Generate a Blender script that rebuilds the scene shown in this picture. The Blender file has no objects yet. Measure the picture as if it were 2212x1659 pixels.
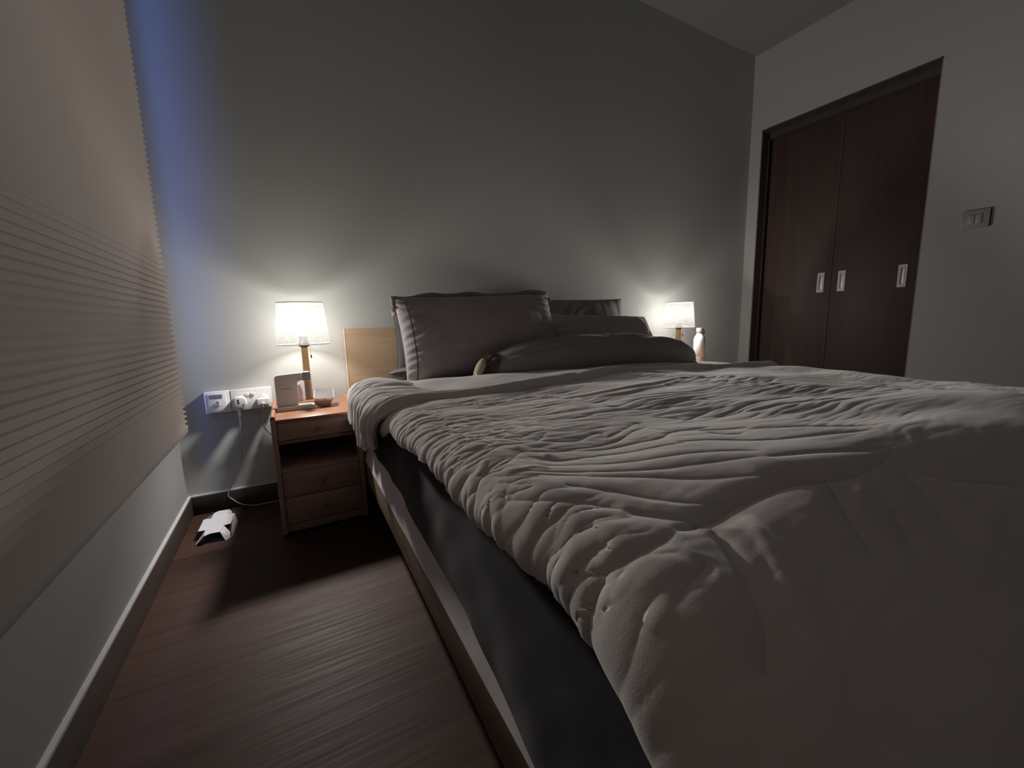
import bpy, bmesh, math, random
import numpy as np
from mathutils import Matrix, Vector, Euler
random.seed(7); np.random.seed(7)
SC = bpy.context.scene
COL = SC.collection
R = math.radians

# ------------------------------------------------------------------ helpers
def link(o):
    COL.objects.link(o); return o
def empty(name, loc=(0, 0, 0), rz=0.0):
    o = bpy.data.objects.new(name, None); o.empty_display_size = .05
    o.location = loc; o.rotation_euler = (0, 0, rz); return link(o)
def tag(o, label=None, cat=None, group=None, kind=None):
    if label: o['label'] = label
    if cat: o['category'] = cat
    if group: o['group'] = group
    if kind: o['kind'] = kind
    return o
def obj(name, bm, mat, parent=None, smooth=False, loc=None):
    me = bpy.data.meshes.new(name)
    bm.to_mesh(me); bm.free()
    return finish(name, me, mat, parent, smooth, loc)
def finish(name, me, mat, parent=None, smooth=False, loc=None):
    if mat: me.materials.append(mat)
    if smooth:
        me.polygons.foreach_set('use_smooth', [True] * len(me.polygons))
    o = bpy.data.objects.new(name, me); link(o)
    if loc: o.location = loc
    if parent: o.parent = parent
    return o
def smooth_angle(o, deg=35):
    me = o.data
    me.polygons.foreach_set('use_smooth', [True] * len(me.polygons))
    me.set_sharp_from_angle(angle=R(deg))
    return o
def box(bm, x0, x1, y0, y1, z0, z1, bev=0.0, seg=2):
    vs = [bm.verts.new((x, y, z)) for x in (x0, x1) for y in (y0, y1) for z in (z0, z1)]
    f = [(0, 1, 3, 2), (4, 6, 7, 5), (0, 4, 5, 1), (2, 3, 7, 6), (0, 2, 6, 4), (1, 5, 7, 3)]
    fs = [bm.faces.new([vs[i] for i in q]) for q in f]
    if bev > 0:
        es = list({e for q in fs for e in q.edges})
        bmesh.ops.bevel(bm, geom=es, offset=bev, segments=seg, affect='EDGES', profile=.5)
    return bm
def NB(): return bmesh.new()
def boxo(name, dims, mat, parent=None, bev=.002, seg=2):
    bm = box(NB(), *dims, bev=bev, seg=seg)
    bmesh.ops.recalc_face_normals(bm, faces=bm.faces)
    o = obj(name, bm, mat, parent)
    return smooth_angle(o) if bev > 0 else o
def lathe(bm, prof, n=48, c=(0, 0, 0), axis='z', cap=True):
    rings = []
    for r, h in prof:
        ring = []
        for k in range(n):
            a = 2 * math.pi * k / n
            p = (r * math.cos(a), r * math.sin(a), h)
            if axis == 'x': p = (h, r * math.cos(a), r * math.sin(a))
            if axis == 'y': p = (r * math.cos(a), h, -r * math.sin(a))
            ring.append(bm.verts.new((p[0] + c[0], p[1] + c[1], p[2] + c[2])))
        rings.append(ring)
    for a, b in zip(rings, rings[1:]):
        for k in range(n):
            bm.faces.new((a[k], a[(k + 1) % n], b[(k + 1) % n], b[k]))
    if cap:
        bm.faces.new(rings[0][::-1]); bm.faces.new(rings[-1])
    return bm
def catmull(pts, n=8):
    P = [Vector(p) for p in pts]; P = [2 * P[0] - P[1]] + P + [2 * P[-1] - P[-2]]
    out = []
    for i in range(1, len(P) - 2):
        for k in range(n):
            t = k / n; a, b, c, d = P[i - 1:i + 3]
            out.append(.5 * ((2 * b) + (c - a) * t + (2 * a - 5 * b + 4 * c - d) * t * t + (3 * b - a - 3 * c + d) * t ** 3))
    out.append(P[-2]); return out
def tube(bm, pts, r, n=10, smooth=8, closed=False):
    pts = catmull(pts, smooth) if smooth else [Vector(p) for p in pts]
    rs = r if isinstance(r, (list, tuple)) else None
    rings = []; up = Vector((0, 0, 1)); prev = None
    for i, p in enumerate(pts):
        t = (pts[min(i + 1, len(pts) - 1)] - pts[max(i - 1, 0)]).normalized()
        u = prev if prev is not None else (Vector((1, 0, 0)) if abs(t.z) > .9 else up)
        x = (u - t * u.dot(t)).normalized(); y = t.cross(x); prev = x
        rr = r if rs is None else rs[0] + (rs[1] - rs[0]) * i / (len(pts) - 1)
        rings.append([bm.verts.new(p + rr * (math.cos(2 * math.pi * k / n) * x + math.sin(2 * math.pi * k / n) * y)) for k in range(n)])
    for a, b in zip(rings, rings[1:]):
        for k in range(n): bm.faces.new((a[k], a[(k + 1) % n], b[(k + 1) % n], b[k]))
    bm.faces.new(rings[0][::-1]); bm.faces.new(rings[-1])
    return bm
def torus(bm, c, RR, r, normal='y', n=36, m=12):
    rings = []
    for i in range(n):
        a = 2 * math.pi * i / n; ring = []
        for j in range(m):
            b = 2 * math.pi * j / m
            d = RR + r * math.cos(b); h = r * math.sin(b)
            p = {'y': (d * math.cos(a), h, d * math.sin(a)), 'z': (d * math.cos(a), d * math.sin(a), h), 'x': (h, d * math.cos(a), d * math.sin(a))}[normal]
            ring.append(bm.verts.new((p[0] + c[0], p[1] + c[1], p[2] + c[2])))
        rings.append(ring)
    for i in range(n):
        a, b = rings[i], rings[(i + 1) % n]
        for j in range(m): bm.faces.new((a[j], a[(j + 1) % m], b[(j + 1) % m], b[j]))
    return bm
def prism(bm, poly, axis, a0, a1):
    """extrude a 2D polygon along an axis"""
    def P(p, a):
        return {'x': (a, p[0], p[1]), 'y': (p[0], a, p[1]), 'z': (p[0], p[1], a)}[axis]
    A = [bm.verts.new(P(p, a0)) for p in poly]; B = [bm.verts.new(P(p, a1)) for p in poly]
    n = len(poly)
    bm.faces.new(A); bm.faces.new(B[::-1])
    for k in range(n): bm.faces.new((A[k], B[k], B[(k + 1) % n], A[(k + 1) % n]))
    bmesh.ops.recalc_face_normals(bm, faces=bm.faces)
    return bm
def rrect(x0, x1, y0, y1, r, n=6):
    out = []
    for cx, cy, a0 in ((x1 - r, y1 - r, 0), (x0 + r, y1 - r, 90), (x0 + r, y0 + r, 180), (x1 - r, y0 + r, 270)):
        for k in range(n + 1):
            a = R(a0 + 90 * k / n); out.append((cx + r * math.cos(a), cy + r * math.sin(a)))
    return out
def bevel_all(bm, w, seg=2, ang=40):
    es = [e for e in bm.edges if len(e.link_faces) == 2 and e.calc_face_angle(0) > R(ang)]
    bmesh.ops.bevel(bm, geom=es, offset=w, segments=seg, affect='EDGES', profile=.5)
    return bm
def gridmesh(name, P, mat, parent=None, close_u=False):
    """P: (n,m,3) array -> smooth grid mesh"""
    n, m = P.shape[:2]
    V = P.reshape(-1, 3)
    I = np.arange(n * m).reshape(n, m)
    if close_u: I = np.vstack([I, I[:1]])
    F = np.stack([I[:-1, :-1], I[1:, :-1], I[1:, 1:], I[:-1, 1:]], -1).reshape(-1, 4)
    me = bpy.data.meshes.new(name)
    me.vertices.add(len(V)); me.vertices.foreach_set('co', V.astype(np.float32).ravel())
    me.loops.add(F.size); me.loops.foreach_set('vertex_index', F.astype(np.int32).ravel())
    me.polygons.add(len(F)); me.polygons.foreach_set('loop_start', np.arange(0, F.size, 4, dtype=np.int32))
    me.update(calc_edges=True); me.validate()
    return finish(name, me, mat, parent, smooth=True)

# numpy gradient noise
_perm = np.random.RandomState(3).permutation(256); _perm = np.concatenate([_perm, _perm])
_ang = np.random.RandomState(5).rand(256) * 2 * np.pi
def noise2(x, y, seed=0):
    x = np.asarray(x, float) + seed * 17.13; y = np.asarray(y, float) + seed * 9.71
    xi = np.floor(x).astype(int); yi = np.floor(y).astype(int); fx = x - xi; fy = y - yi
    u = fx * fx * fx * (fx * (fx * 6 - 15) + 10); v = fy * fy * fy * (fy * (fy * 6 - 15) + 10)
    def g(ix, iy, dx, dy):
        a = _ang[_perm[_perm[ix & 255] + (iy & 255)]]
        return np.cos(a) * dx + np.sin(a) * dy
    n00 = g(xi, yi, fx, fy); n10 = g(xi + 1, yi, fx - 1, fy); n01 = g(xi, yi + 1, fx, fy - 1); n11 = g(xi + 1, yi + 1, fx - 1, fy - 1)
    return 1.5 * ((n00 * (1 - u) + n10 * u) * (1 - v) + (n01 * (1 - u) + n11 * u) * v)
def sstep(a, b, x):
    t = np.clip((x - a) / (b - a), 0, 1); return t * t * (3 - 2 * t)

# ------------------------------------------------------------------ materials
def srgb(h):
    h = h.lstrip('#'); c = [int(h[i:i + 2], 16) / 255 for i in (0, 2, 4)]
    return tuple(x / 12.92 if x <= .04045 else ((x + .055) / 1.055) ** 2.4 for x in c)
class NT:
    def __init__(s, name):
        s.m = bpy.data.materials.new(name); s.m.use_nodes = True
        s.t = s.m.node_tree; s.n = s.t.nodes; s.b = s.n['Principled BSDF']
    def add(s, typ, **kw):
        nd = s.n.new(typ)
        for k, v in kw.items():
            if k.startswith('i_'): nd.inputs[k[2:].replace('_', ' ')].default_value = v
            else: setattr(nd, k, v)
        return nd
    def ln(s, a, ao, b, bi): s.t.links.new(a.outputs[ao], b.inputs[bi]); return b
    def coords(s, scale=(1, 1, 1), kind='Object', rot=(0, 0, 0)):
        tc = s.add('ShaderNodeTexCoord'); mp = s.add('ShaderNodeMapping')
        mp.inputs['Scale'].default_value = scale; mp.inputs['Rotation'].default_value = rot
        s.ln(tc, kind, mp, 'Vector'); return mp
    def noise(s, mp, scale, detail=3, rough=.5):
        nz = s.add('ShaderNodeTexNoise'); nz.inputs['Scale'].default_value = scale
        nz.inputs['Detail'].default_value = detail; nz.inputs['Roughness'].default_value = rough
        s.ln(mp, 'Vector', nz, 'Vector'); return nz
    def ramp(s, src, out, stops):
        r = s.add('ShaderNodeValToRGB'); e = r.color_ramp.elements
        while len(e) < len(stops): e.new(.5)
        for el, (p, c) in zip(e, stops): el.position = p; el.color = (*c, 1)
        s.ln(src, out, r, 'Fac'); return r
    def bump(s, src, out, strength, dist=.002):
        b = s.add('ShaderNodeBump'); b.inputs['Strength'].default_value = strength; b.inputs['Distance'].default_value = dist
        s.ln(src, out, b, 'Height'); s.ln(b, 'Normal', s.b, 'Normal'); return b
def plain(name, col, rough=.5, metal=0.0, spec=.5, var=.06, scale=12, bump=0.0, bscale=300):
    t = NT(name); mp = t.coords()
    nz = t.noise(mp, scale, 3)
    a = tuple(c * (1 - var) for c in col); b = tuple(min(1, c * (1 + var)) for c in col)
    r = t.ramp(nz, 'Fac', [(.3, a), (.7, b)]); t.ln(r, 'Color', t.b, 'Base Color')
    t.b.inputs['Roughness'].default_value = rough; t.b.inputs['Metallic'].default_value = metal
    t.b.inputs['Specular IOR Level'].default_value = spec
    if bump: t.bump(t.noise(mp, bscale, 2), 'Fac', bump, .001)
    return t.m
def fabric(name, col, var=.08, sheen=.15, weave=.25, rough=.95):
    t = NT(name); mp = t.coords()
    nz = t.noise(mp, 5, 4, .6)
    a = tuple(c * (1 - var) for c in col); b = tuple(min(1, c * (1 + var)) for c in col)
    r = t.ramp(nz, 'Fac', [(.3, a), (.7, b)]); t.ln(r, 'Color', t.b, 'Base Color')
    t.b.inputs['Roughness'].default_value = rough
    t.b.inputs['Specular IOR Level'].default_value = .15
    t.b.inputs['Sheen Weight'].default_value = sheen
    t.bump(t.noise(mp, 700, 2), 'Fac', weave, .0006)
    return t.m
def wood(name, dark, light, axis='x', scale=1.0, rough=.45, bump=.1, spec=.4):
    t = NT(name)
    st = {'x': (1.2, 26, 26), 'y': (26, 1.2, 26), 'z': (26, 26, 1.2)}[axis]
    mp = t.coords(tuple(q * scale for q in st))
    n1 = t.noise(mp, 1.6, 6, .65)
    r = t.ramp(n1, 'Fac', [(.3, dark), (.7, light)])
    t.ln(r, 'Color', t.b, 'Base Color'); t.b.inputs['Roughness'].default_value = rough
    t.b.inputs['Specular IOR Level'].default_value = spec
    mp2 = t.coords(tuple(q * scale * 4 for q in st)); n2 = t.noise(mp2, 2.5, 3)
    t.bump(n2, 'Fac', bump, .001)
    return t.m

M = {}
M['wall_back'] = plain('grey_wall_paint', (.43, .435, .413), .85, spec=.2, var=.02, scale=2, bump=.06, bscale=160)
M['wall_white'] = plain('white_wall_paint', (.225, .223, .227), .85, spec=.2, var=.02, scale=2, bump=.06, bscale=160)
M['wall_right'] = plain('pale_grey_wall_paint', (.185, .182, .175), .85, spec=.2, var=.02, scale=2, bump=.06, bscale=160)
M['wall_front'] = plain('light_absorbing_wall_paint', (.05, .046, .043), .85, spec=.2, var=.02, scale=2)  # unseen wall, colour made dark to cut bounce light in the room
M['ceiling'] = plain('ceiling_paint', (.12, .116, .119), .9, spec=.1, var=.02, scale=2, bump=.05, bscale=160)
M['base'] = wood('dark_baseboard', (.038, .027, .024), (.058, .042, .037), 'x', rough=.4)
M['cap'] = plain('pale_caulk_strip', (.5, .5, .5), .6)
M['door'] = wood('dark_brown_door', (.022, .0135, .0115), (.033, .020, .0165), 'z', rough=.62, spec=.16, bump=.05)
M['doorframe'] = wood('dark_brown_frame', (.085, .058, .044), (.12, .083, .066), 'z', rough=.6, spec=.2)
M['void'] = plain('dark_recess', (.012, .009, .009), .8)
M['steel'] = plain('brushed_steel', (.55, .53, .52), .32, metal=1.0, var=.04)
M['steel_matte'] = plain('satin_steel_plate', (.20, .185, .19), .55, metal=.2, var=.04)
M['oak'] = wood('light_oak_veneer', (.30, .205, .125), (.38, .27, .172), 'x', scale=.8, rough=.5)
M['oak_bright'] = plain('brightened_oak', (.62, .45, .30), .5)
M['oak_y'] = wood('light_oak_rail', (.19, .14, .095), (.25, .185, .13), 'y', scale=.8, rough=.5)
M['walnut_top'] = wood('reddish_wood_top', (.34, .155, .085), (.42, .20, .11), 'x', scale=.6, rough=.38, bump=.04)
M['walnut'] = wood('dark_reddish_wood', (.42, .275, .225), (.53, .36, .30), 'x', scale=.8, rough=.45)
M['walnut_z'] = wood('dark_reddish_wood_side', (.42, .275, .225), (.53, .36, .30), 'z', scale=.8, rough=.45)
M['shelf_in'] = plain('shelf_interior', (.42, .39, .40), .7)
M['knob'] = wood('worn_wooden_knob', (.22, .13, .09), (.30, .18, .13), 'y', rough=.4)
M['lampwood'] = wood('honey_lamp_wood', (.74, .43, .18), (.85, .55, .26), 'z', scale=.8, rough=.45, bump=.05)
M['lampbase'] = wood('pale_lamp_base_wood', (.58, .34, .16), (.68, .42, .22), 'x', scale=.8, rough=.45, bump=.05)
M['cap_white'] = plain('white_bulb_holder', (.85, .84, .82), .5)
M['socket'] = plain('dark_grey_lamp_socket', (.10, .095, .10), .4)
M['white'] = plain('white_plastic', (.66, .65, .66), .35, var=.02)
M['charger_white'] = plain('cool_white_plastic', (.86, .88, .93), .5, var=.02)
M['white2'] = plain('white_matte_plastic', (.84, .835, .85), .5, var=.02)
M['cable'] = plain('white_cable_rubber', (.34, .33, .33), .5)
M['black'] = plain('black_gloss', (.012, .012, .014), .25)
M['slot'] = plain('dark_slot', (.03, .03, .03), .5)
M['greylabel'] = plain('grey_sticker', (.26, .255, .28), .6, var=.25, scale=160)
M['greyink'] = plain('grey_print', (.26, .24, .25), .6)
M['screen'] = plain('grey_watch_glass', (.44, .42, .415), .35, var=.1, scale=50)
M['strap'] = fabric('grey_brown_watch_strap', (.50, .41, .375), weave=.5)
M['silver'] = plain('silver_aluminium', (.74, .71, .70), .35, metal=.35)
M['dockscreen'] = plain('grey_dock_surface', (.19, .18, .175), .45, var=.05)
M['dockbody'] = fabric('grey_dock_body', (.34, .29, .285), weave=.3)
M['pink'] = plain('pale_pink_card', (.62, .42, .46), .6)
M['card'] = plain('white_card', (.60, .585, .60), .75, var=.03, scale=30)
M['cardin'] = plain('grey_card_inside', (.09, .10, .10), .85)
M['duvet'] = fabric('taupe_grey_cotton', (.76, .71, .685), var=.05)
M['sheet'] = fabric('charcoal_cotton', (.030, .028, .032), var=.08)
M['pillow'] = fabric('charcoal_pillow_cotton', (.42, .375, .385), var=.08)
M['pillow2'] = fabric('dark_slate_cotton', (.30, .285, .285), var=.08)
M['shaded_pillow'] = fabric('shaded_pillow_cotton', (.10, .092, .10), var=.08)  # pillow cloth darkened to stand in for the shadow on the back pillow
M['piping'] = fabric('dark_piping', (.05, .042, .046))
M['protector'] = fabric('white_mattress_protector', (.78, .73, .77))
M['mattress'] = fabric('white_mattress_ticking', (.5, .48, .47))
M['beige'] = plain('pale_beige_cloth', (.52, .42, .30), .8)
M['pleat'] = fabric('dark_brown_pleats', (.135, .108, .105), var=.3)
M['bottle'] = plain('white_painted_steel', (.86, .85, .84), .35, var=.02)
M['bottlecap'] = plain('pale_bottle_cap', (.74, .66, .63), .5)
M['blind'] = fabric('beige_blind_fabric', (.20, .172, .157), var=.03, sheen=0, weave=.2)
M['switch'] = plain('pale_grey_switch_plastic', (.135, .133, .13), .5, var=.02)
M['cup_light'] = plain('painted_cup_light', (.42, .38, .36), .5, metal=.2)
M['alu'] = plain('window_aluminium', (.22, .22, .23), .4, metal=.7)

def floor_mat():
    t = NT('dark_laminate_planks')
    mp = t.coords((1, 1, 1))
    br = t.add('ShaderNodeTexBrick'); t.ln(mp, 'Vector', br, 'Vector')
    br.offset = .37; br.inputs['Scale'].default_value = 1.0
    br.inputs['Brick Width'].default_value = 1.215; br.inputs['Row Height'].default_value = .195
    br.inputs['Mortar Size'].default_value = .0011; br.inputs['Mortar Smooth'].default_value = .2
    br.inputs['Bias'].default_value = 0
    br.inputs['Color1'].default_value = (.054, .027, .0195, 1); br.inputs['Color2'].default_value = (.072, .038, .028, 1)
    br.inputs['Mortar'].default_value = (.022, .012, .010, 1)
    mg = t.coords((1.0, 24, 24)); g = t.noise(mg, 2.2, 6, .6)
    rg = t.ramp(g, 'Fac', [(.25, (.62, .62, .62)), (.75, (1.18, 1.16, 1.14))])
    mx = t.add('ShaderNodeMix', data_type='RGBA', blend_type='MULTIPLY'); mx.inputs[0].default_value = 1
    t.ln(br, 'Color', mx, 6); t.ln(rg, 'Color', mx, 7)
    t.t.links.new(mx.outputs[2], t.b.inputs['Base Color'])
    mr = t.coords((2, 60, 60)); rn = t.noise(mr, 2, 3)
    rr = t.ramp(rn, 'Fac', [(.3, (.50,) * 3), (.7, (.64,) * 3)]); t.ln(rr, 'Color', t.b, 'Roughness')
    t.b.inputs['Specular IOR Level'].default_value = .18
    mh = t.coords((3, 110, 110)); hn = t.noise(mh, 2, 2)
    ma = t.add('ShaderNodeMath', operation='MULTIPLY_ADD'); t.ln(br, 'Fac', ma, 0); ma.inputs[1].default_value = -1.2; t.ln(hn, 'Fac', ma, 2)
    t.bump(ma, 'Value', .12, .0012)
    return t.m
M['floor'] = floor_mat()
def shade_mat():
    t = NT('linen_lamp_shade'); n, l = t.n, t.t.links
    mp1 = t.coords((60, 60, 260)); n1 = t.noise(mp1, 1, 4, .65)
    mp2 = t.coords((190, 190, 40)); n2 = t.noise(mp2, 1, 4, .65)
    mx = t.add('ShaderNodeMath', operation='MULTIPLY'); t.ln(n1, 'Fac', mx, 0); t.ln(n2, 'Fac', mx, 1)
    rp = t.ramp(mx, 'Value', [(.12, (.50, .51, .50)), (.26, (.86, .86, .84)), (.40, (1, .99, .97))])
    tr = t.add('ShaderNodeBsdfTranslucent'); t.ln(rp, 'Color', tr, 'Color')
    df = t.add('ShaderNodeBsdfDiffuse'); df.inputs['Color'].default_value = (.20, .195, .185, 1)
    ms = t.add('ShaderNodeMixShader'); ms.inputs[0].default_value = .20
    l.new(df.outputs[0], ms.inputs[1]); l.new(tr.outputs[0], ms.inputs[2])
    # open weave: part of the light passes straight between the threads
    tp = t.add('ShaderNodeBsdfTransparent')
    m2 = t.add('ShaderNodeMixShader')
    rt = t.ramp(mx, 'Value', [(.12, (.36,) * 3), (.26, (.50,) * 3), (.40, (.62,) * 3)]); t.ln(rt, 'Color', m2, 0)
    l.new(ms.outputs[0], m2.inputs[1]); l.new(tp.outputs[0], m2.inputs[2])
    l.new(m2.outputs[0], n['Material Output'].inputs['Surface'])
    return t.m
M['shade'] = shade_mat()
def diffuser_mat():
    t = NT('added_diffuser_cloth'); n, l = t.n, t.t.links
    tr = t.add('ShaderNodeBsdfTranslucent'); tr.inputs['Color'].default_value = (.80, .77, .72, 1)
    df = t.add('ShaderNodeBsdfDiffuse'); df.inputs['Color'].default_value = (.80, .78, .74, 1)
    ms = t.add('ShaderNodeMixShader'); ms.inputs[0].default_value = .45
    l.new(tr.outputs[0], ms.inputs[2]); l.new(df.outputs[0], ms.inputs[1])
    tp = t.add('ShaderNodeBsdfTransparent'); m2 = t.add('ShaderNodeMixShader'); m2.inputs[0].default_value = .27
    l.new(ms.outputs[0], m2.inputs[1]); l.new(tp.outputs[0], m2.inputs[2])
    l.new(m2.outputs[0], n['Material Output'].inputs['Surface'])
    return t.m
M['diffuser'] = diffuser_mat()
def glass_mat():
    t = NT('window_glass')
    gl = t.add('ShaderNodeBsdfGlossy'); gl.inputs['Roughness'].default_value = .02
    tp = t.add('ShaderNodeBsdfTransparent'); ms = t.add('ShaderNodeMixShader'); ms.inputs[0].default_value = .93
    t.t.links.new(gl.outputs[0], ms.inputs[1]); t.t.links.new(tp.outputs[0], ms.inputs[2])
    t.t.links.new(ms.outputs[0], t.n['Material Output'].inputs['Surface'])
    return t.m
M['glass'] = glass_mat()

# ------------------------------------------------------------------ room
XR, YF, ZC = 3.655, -3.7, 2.642
def struct(name, bm_or_o, mat=None, parent=None):
    o = bm_or_o if not isinstance(bm_or_o, bmesh.types.BMesh) else obj(name, bm_or_o, mat, parent)
    if parent is None: o['kind'] = 'structure'
    return o
T = .16
struct('floor', box(NB(), -T, XR + T + .6, YF - T, T, -.05, 0), M['floor'])
struct('ceiling', box(NB(), -T, XR + T + .6, YF - T, T, ZC, ZC + .08), M['ceiling'])
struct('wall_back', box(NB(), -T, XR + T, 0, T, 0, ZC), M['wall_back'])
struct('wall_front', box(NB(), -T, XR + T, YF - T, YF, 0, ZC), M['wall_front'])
# left wall with the window opening behind the blind
WY0, WY1, WZ0, WZ1 = -3.1, -.30, .56, 2.36
bm = NB()
box(bm, -T, 0, YF, 0, 0, WZ0); box(bm, -T, 0, YF, 0, WZ1, ZC); box(bm, -T, 0, YF, WY0, WZ0, WZ1); box(bm, -T, 0, WY1, 0, WZ0, WZ1)
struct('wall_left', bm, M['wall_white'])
w = empty('window_1', (-T / 2, (WY0 + WY1) / 2, WZ0)); w['kind'] = 'structure'
bm = NB(); L = (WY1 - WY0) / 2; H = WZ1 - WZ0
for a in (-L, L - .05, -.03): box(bm, -.03, .03, a, a + .05, 0, H, .003)
for a in (0, H - .05): box(bm, -.03, .03, -L, L, a, a + .05, .003)
obj('window_frame', bm, M['alu'], w)
obj('window_pane', box(NB(), -.004, .004, -L + .05, -.03, .05, H - .05), M['glass'], w)
obj('window_pane', box(NB(), -.004, .004, .02, L - .05, .05, H - .05), M['glass'], w)
# right wall with the wardrobe door opening
DY0, DY1, DZ = -1.047, -.083, 2.108
bm = NB()
box(bm, XR, XR + T, YF, DY0, 0, ZC); box(bm, XR, XR + T, DY1, 0, 0, ZC); box(bm, XR, XR + T, DY0, DY1, DZ, ZC)
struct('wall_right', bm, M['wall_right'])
d = empty('door_1', (XR, (DY0 + DY1) / 2, 0)); d['kind'] = 'structure'
hw = (DY1 - DY0) / 2
bm = NB()
box(bm, .002, .085, hw - .006, hw, 0, DZ - .002); box(bm, .002, .085, -hw, -hw + .006, 0, DZ - .002); obj('door_frame', bm, M['doorframe'], d)
obj('door_header', box(NB(), .002, .085, -hw, hw, DZ - .010, DZ - .002), M['void'], d)
bm = NB()
box(bm, .0851, .30, hw - .012, hw, 0, DZ); box(bm, .0851, .30, -hw, -hw + .012, 0, DZ); box(bm, .0851, .30, -hw, hw, DZ - .05, DZ); box(bm, .17, .18, -hw, hw, 0, DZ)
obj('door_pocket', bm, M['void'], d)
dyc = (DY0 + DY1) / 2
def leaf(y0, y1, x0, handles):
    lf = boxo('door_leaf', (x0, x0 + .034, y0 - dyc, y1 - dyc, .012, DZ - .052), M['door'], d, bev=.003)
    bm = NB()
    for ye in (y0, y1):
        yy = ye - dyc; s = 1 if ye == y0 else -1
        box(bm, x0 - .004, x0 + .001, min(yy, yy + s * .007), max(yy, yy + s * .007), .012, DZ - .052, .001)
    obj('edge_strip', bm, M['door'], lf)
    for yh in handles:
        yy = yh - dyc; zc = .970; hh = .068; hw_ = .0215
        bm = NB()
        for a in ((yy - hw_, yy - hw_ + .011, zc - hh, zc + hh), (yy + hw_ - .011, yy + hw_, zc - hh, zc + hh), (yy - hw_ + .011, yy + hw_ - .011, zc + hh - .018, zc + hh), (yy - hw_ + .011, yy + hw_ - .011, zc - hh, zc - hh + .018)):
            box(bm, x0 - .003, x0 + .0, *a)
        h = obj('recessed_handle', bm, M['steel_matte'], lf)
        cup = NB()   # flat dark fill painted as the shade inside the pull
        box(cup, x0 - .0022, x0 - .0002, yy - hw_ + .011, yy + .002, zc - hh + .018, zc + hh - .018)
        box(cup, x0 - .0024, x0 - .0002, yy + .002, yy + hw_ - .011, zc - hh + .018, zc + hh - .018)
        obj('cup_shade_fill', cup, M['slot'], h)
        boxo('cup_light_strip', (x0 - .0045, x0 - .0024, yy - hw_ + .011, yy - .001, zc - hh + .02, zc + hh - .02), M['cup_light'], h, bev=.0008)  # pale strip painted as the lit side inside the pull
leaf(-.551, DY1 - .004, .128, [-.494])
leaf(DY0 + .004, -.553, .122, [-.622, -.939])
# baseboards with a pale caulk line on top
def baseboard(name, dims, cap):
    o = boxo(name, dims, M['base'], None, bev=.002); o['kind'] = 'structure'
    obj('caulk_strip', box(NB(), *cap), M['cap'], o)
BH = .078
baseboard('baseboard_back', (0, XR, -.012, 0, 0, BH), (0, XR, -.010, 0, BH + .0002, BH + .005))
baseboard('baseboard_left', (0, .012, YF, -.0121, 0, BH), (0, .010, YF, -.0101, BH + .0002, BH + .005))
baseboard('baseboard_right', (XR - .012, XR, YF, DY0, 0, BH), (XR - .010, XR, YF, DY0, BH + .0002, BH + .005))

# light switch on the right wall
s = empty('light_switch', (XR, -1.249, 1.224))
tag(s, 'pale wall switch plate on the white wall right of the dark brown wardrobe doors', 'switch')
bm = prism(NB(), rrect(-.053, .053, -.046, .046, .006), 'x', -.011, -.0005); bevel_all(bm, .002)
smooth_angle(obj('plate', bm, M['switch'], s))
for yy in (-.026, .0):
    boxo('rocker', (-.014, -.0112, yy, yy + .024, -.024, .024), M['switch'], s, bev=.001)

# ------------------------------------------------------------------ blind
b = empty('window_blind', (.065, -.25, .40))
tag(b, 'beige pleated cellular blind hanging over the window at the left', 'blind')
pitch = .0175; n = int((2.52 - .425) / pitch); Lb = 3.0
bm = NB()
prof = []
for k in range(n + 1):
    z = .022 + k * pitch
    prof.append((.017, z)); 
    if k < n: prof += [(.0045, z + pitch * .5)]
back = [(-x * .9, z) for x, z in prof][::-1]
def zig(pr, y0, y1, rows=1):
    A = [bm.verts.new((x, y0, z)) for x, z in pr]; B = [bm.verts.new((x, y1, z)) for x, z in pr]
    for k in range(len(pr) - 1): bm.faces.new((A[k], B[k], B[k + 1], A[k + 1]))
loop = prof + back
A = [bm.verts.new((x, 0, z)) for x, z in loop]; B = [bm.verts.new((x, -Lb, z)) for x, z in loop]
for k in range(len(loop)): bm.faces.new((A[k], B[k], B[(k + 1) % len(loop)], A[(k + 1) % len(loop)]))
bmesh.ops.recalc_face_normals(bm, faces=bm.faces)
obj('pleated_fabric', bm, M['blind'], b)
boxo('bottom_rail', (-.014, .015, -Lb, 0, 0, .0225), M['blind'], b, bev=.004)
boxo('head_rail', (-.025, .025, -Lb, .0, 2.09, ZC - .402), M['white2'], b, bev=.004)

# ------------------------------------------------------------------ wall sockets
s = empty('wall_plate', (.145, 0, .463))
tag(s, 'square white wall plate with grey sticker, left of the double power socket', 'socket')
bm = prism(NB(), rrect(-.043, .043, -.043, .043, .003), 'y', -.030, -.0005); bevel_all(bm, .002)
smooth_angle(obj('plate', bm, M['white2'], s))
boxo('inner_cover', (-.031, .030, -.0325, -.0302, -.037, .036), M['white2'], s, bev=.001)
boxo('sticker', (-.026, .018, -.0332, -.0326, .015, .031), M['greylabel'], s, bev=0)
bm = NB()
for k, (x0, x1) in enumerate(((-.0235, .012), (-.0235, .004), (-.0235, .009))):
    box(bm, x0, x1, -.0335, -.0333, .027 - k * .0045, .0285 - k * .0045)
obj('sticker_print', bm, M['greyink'], s)
bm = prism(NB(), [(-.006, -.004), (.0, .006), (.007, -.001), (.005, -.006)], 'y', -.0365, -.0325); obj('outlet_hole', bm, M['greylabel'], s)
bm = prism(NB(), [(-.009, -.003), (-.004, -.006), (-.003, -.012), (-.007, -.011)], 'y', -.038, -.0325)
prism(bm, [(.0, -.006), (.006, -.007), (.009, -.011), (.006, -.012)], 'y', -.038, -.0325); obj('shutter', bm, M['white'], s)

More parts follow.
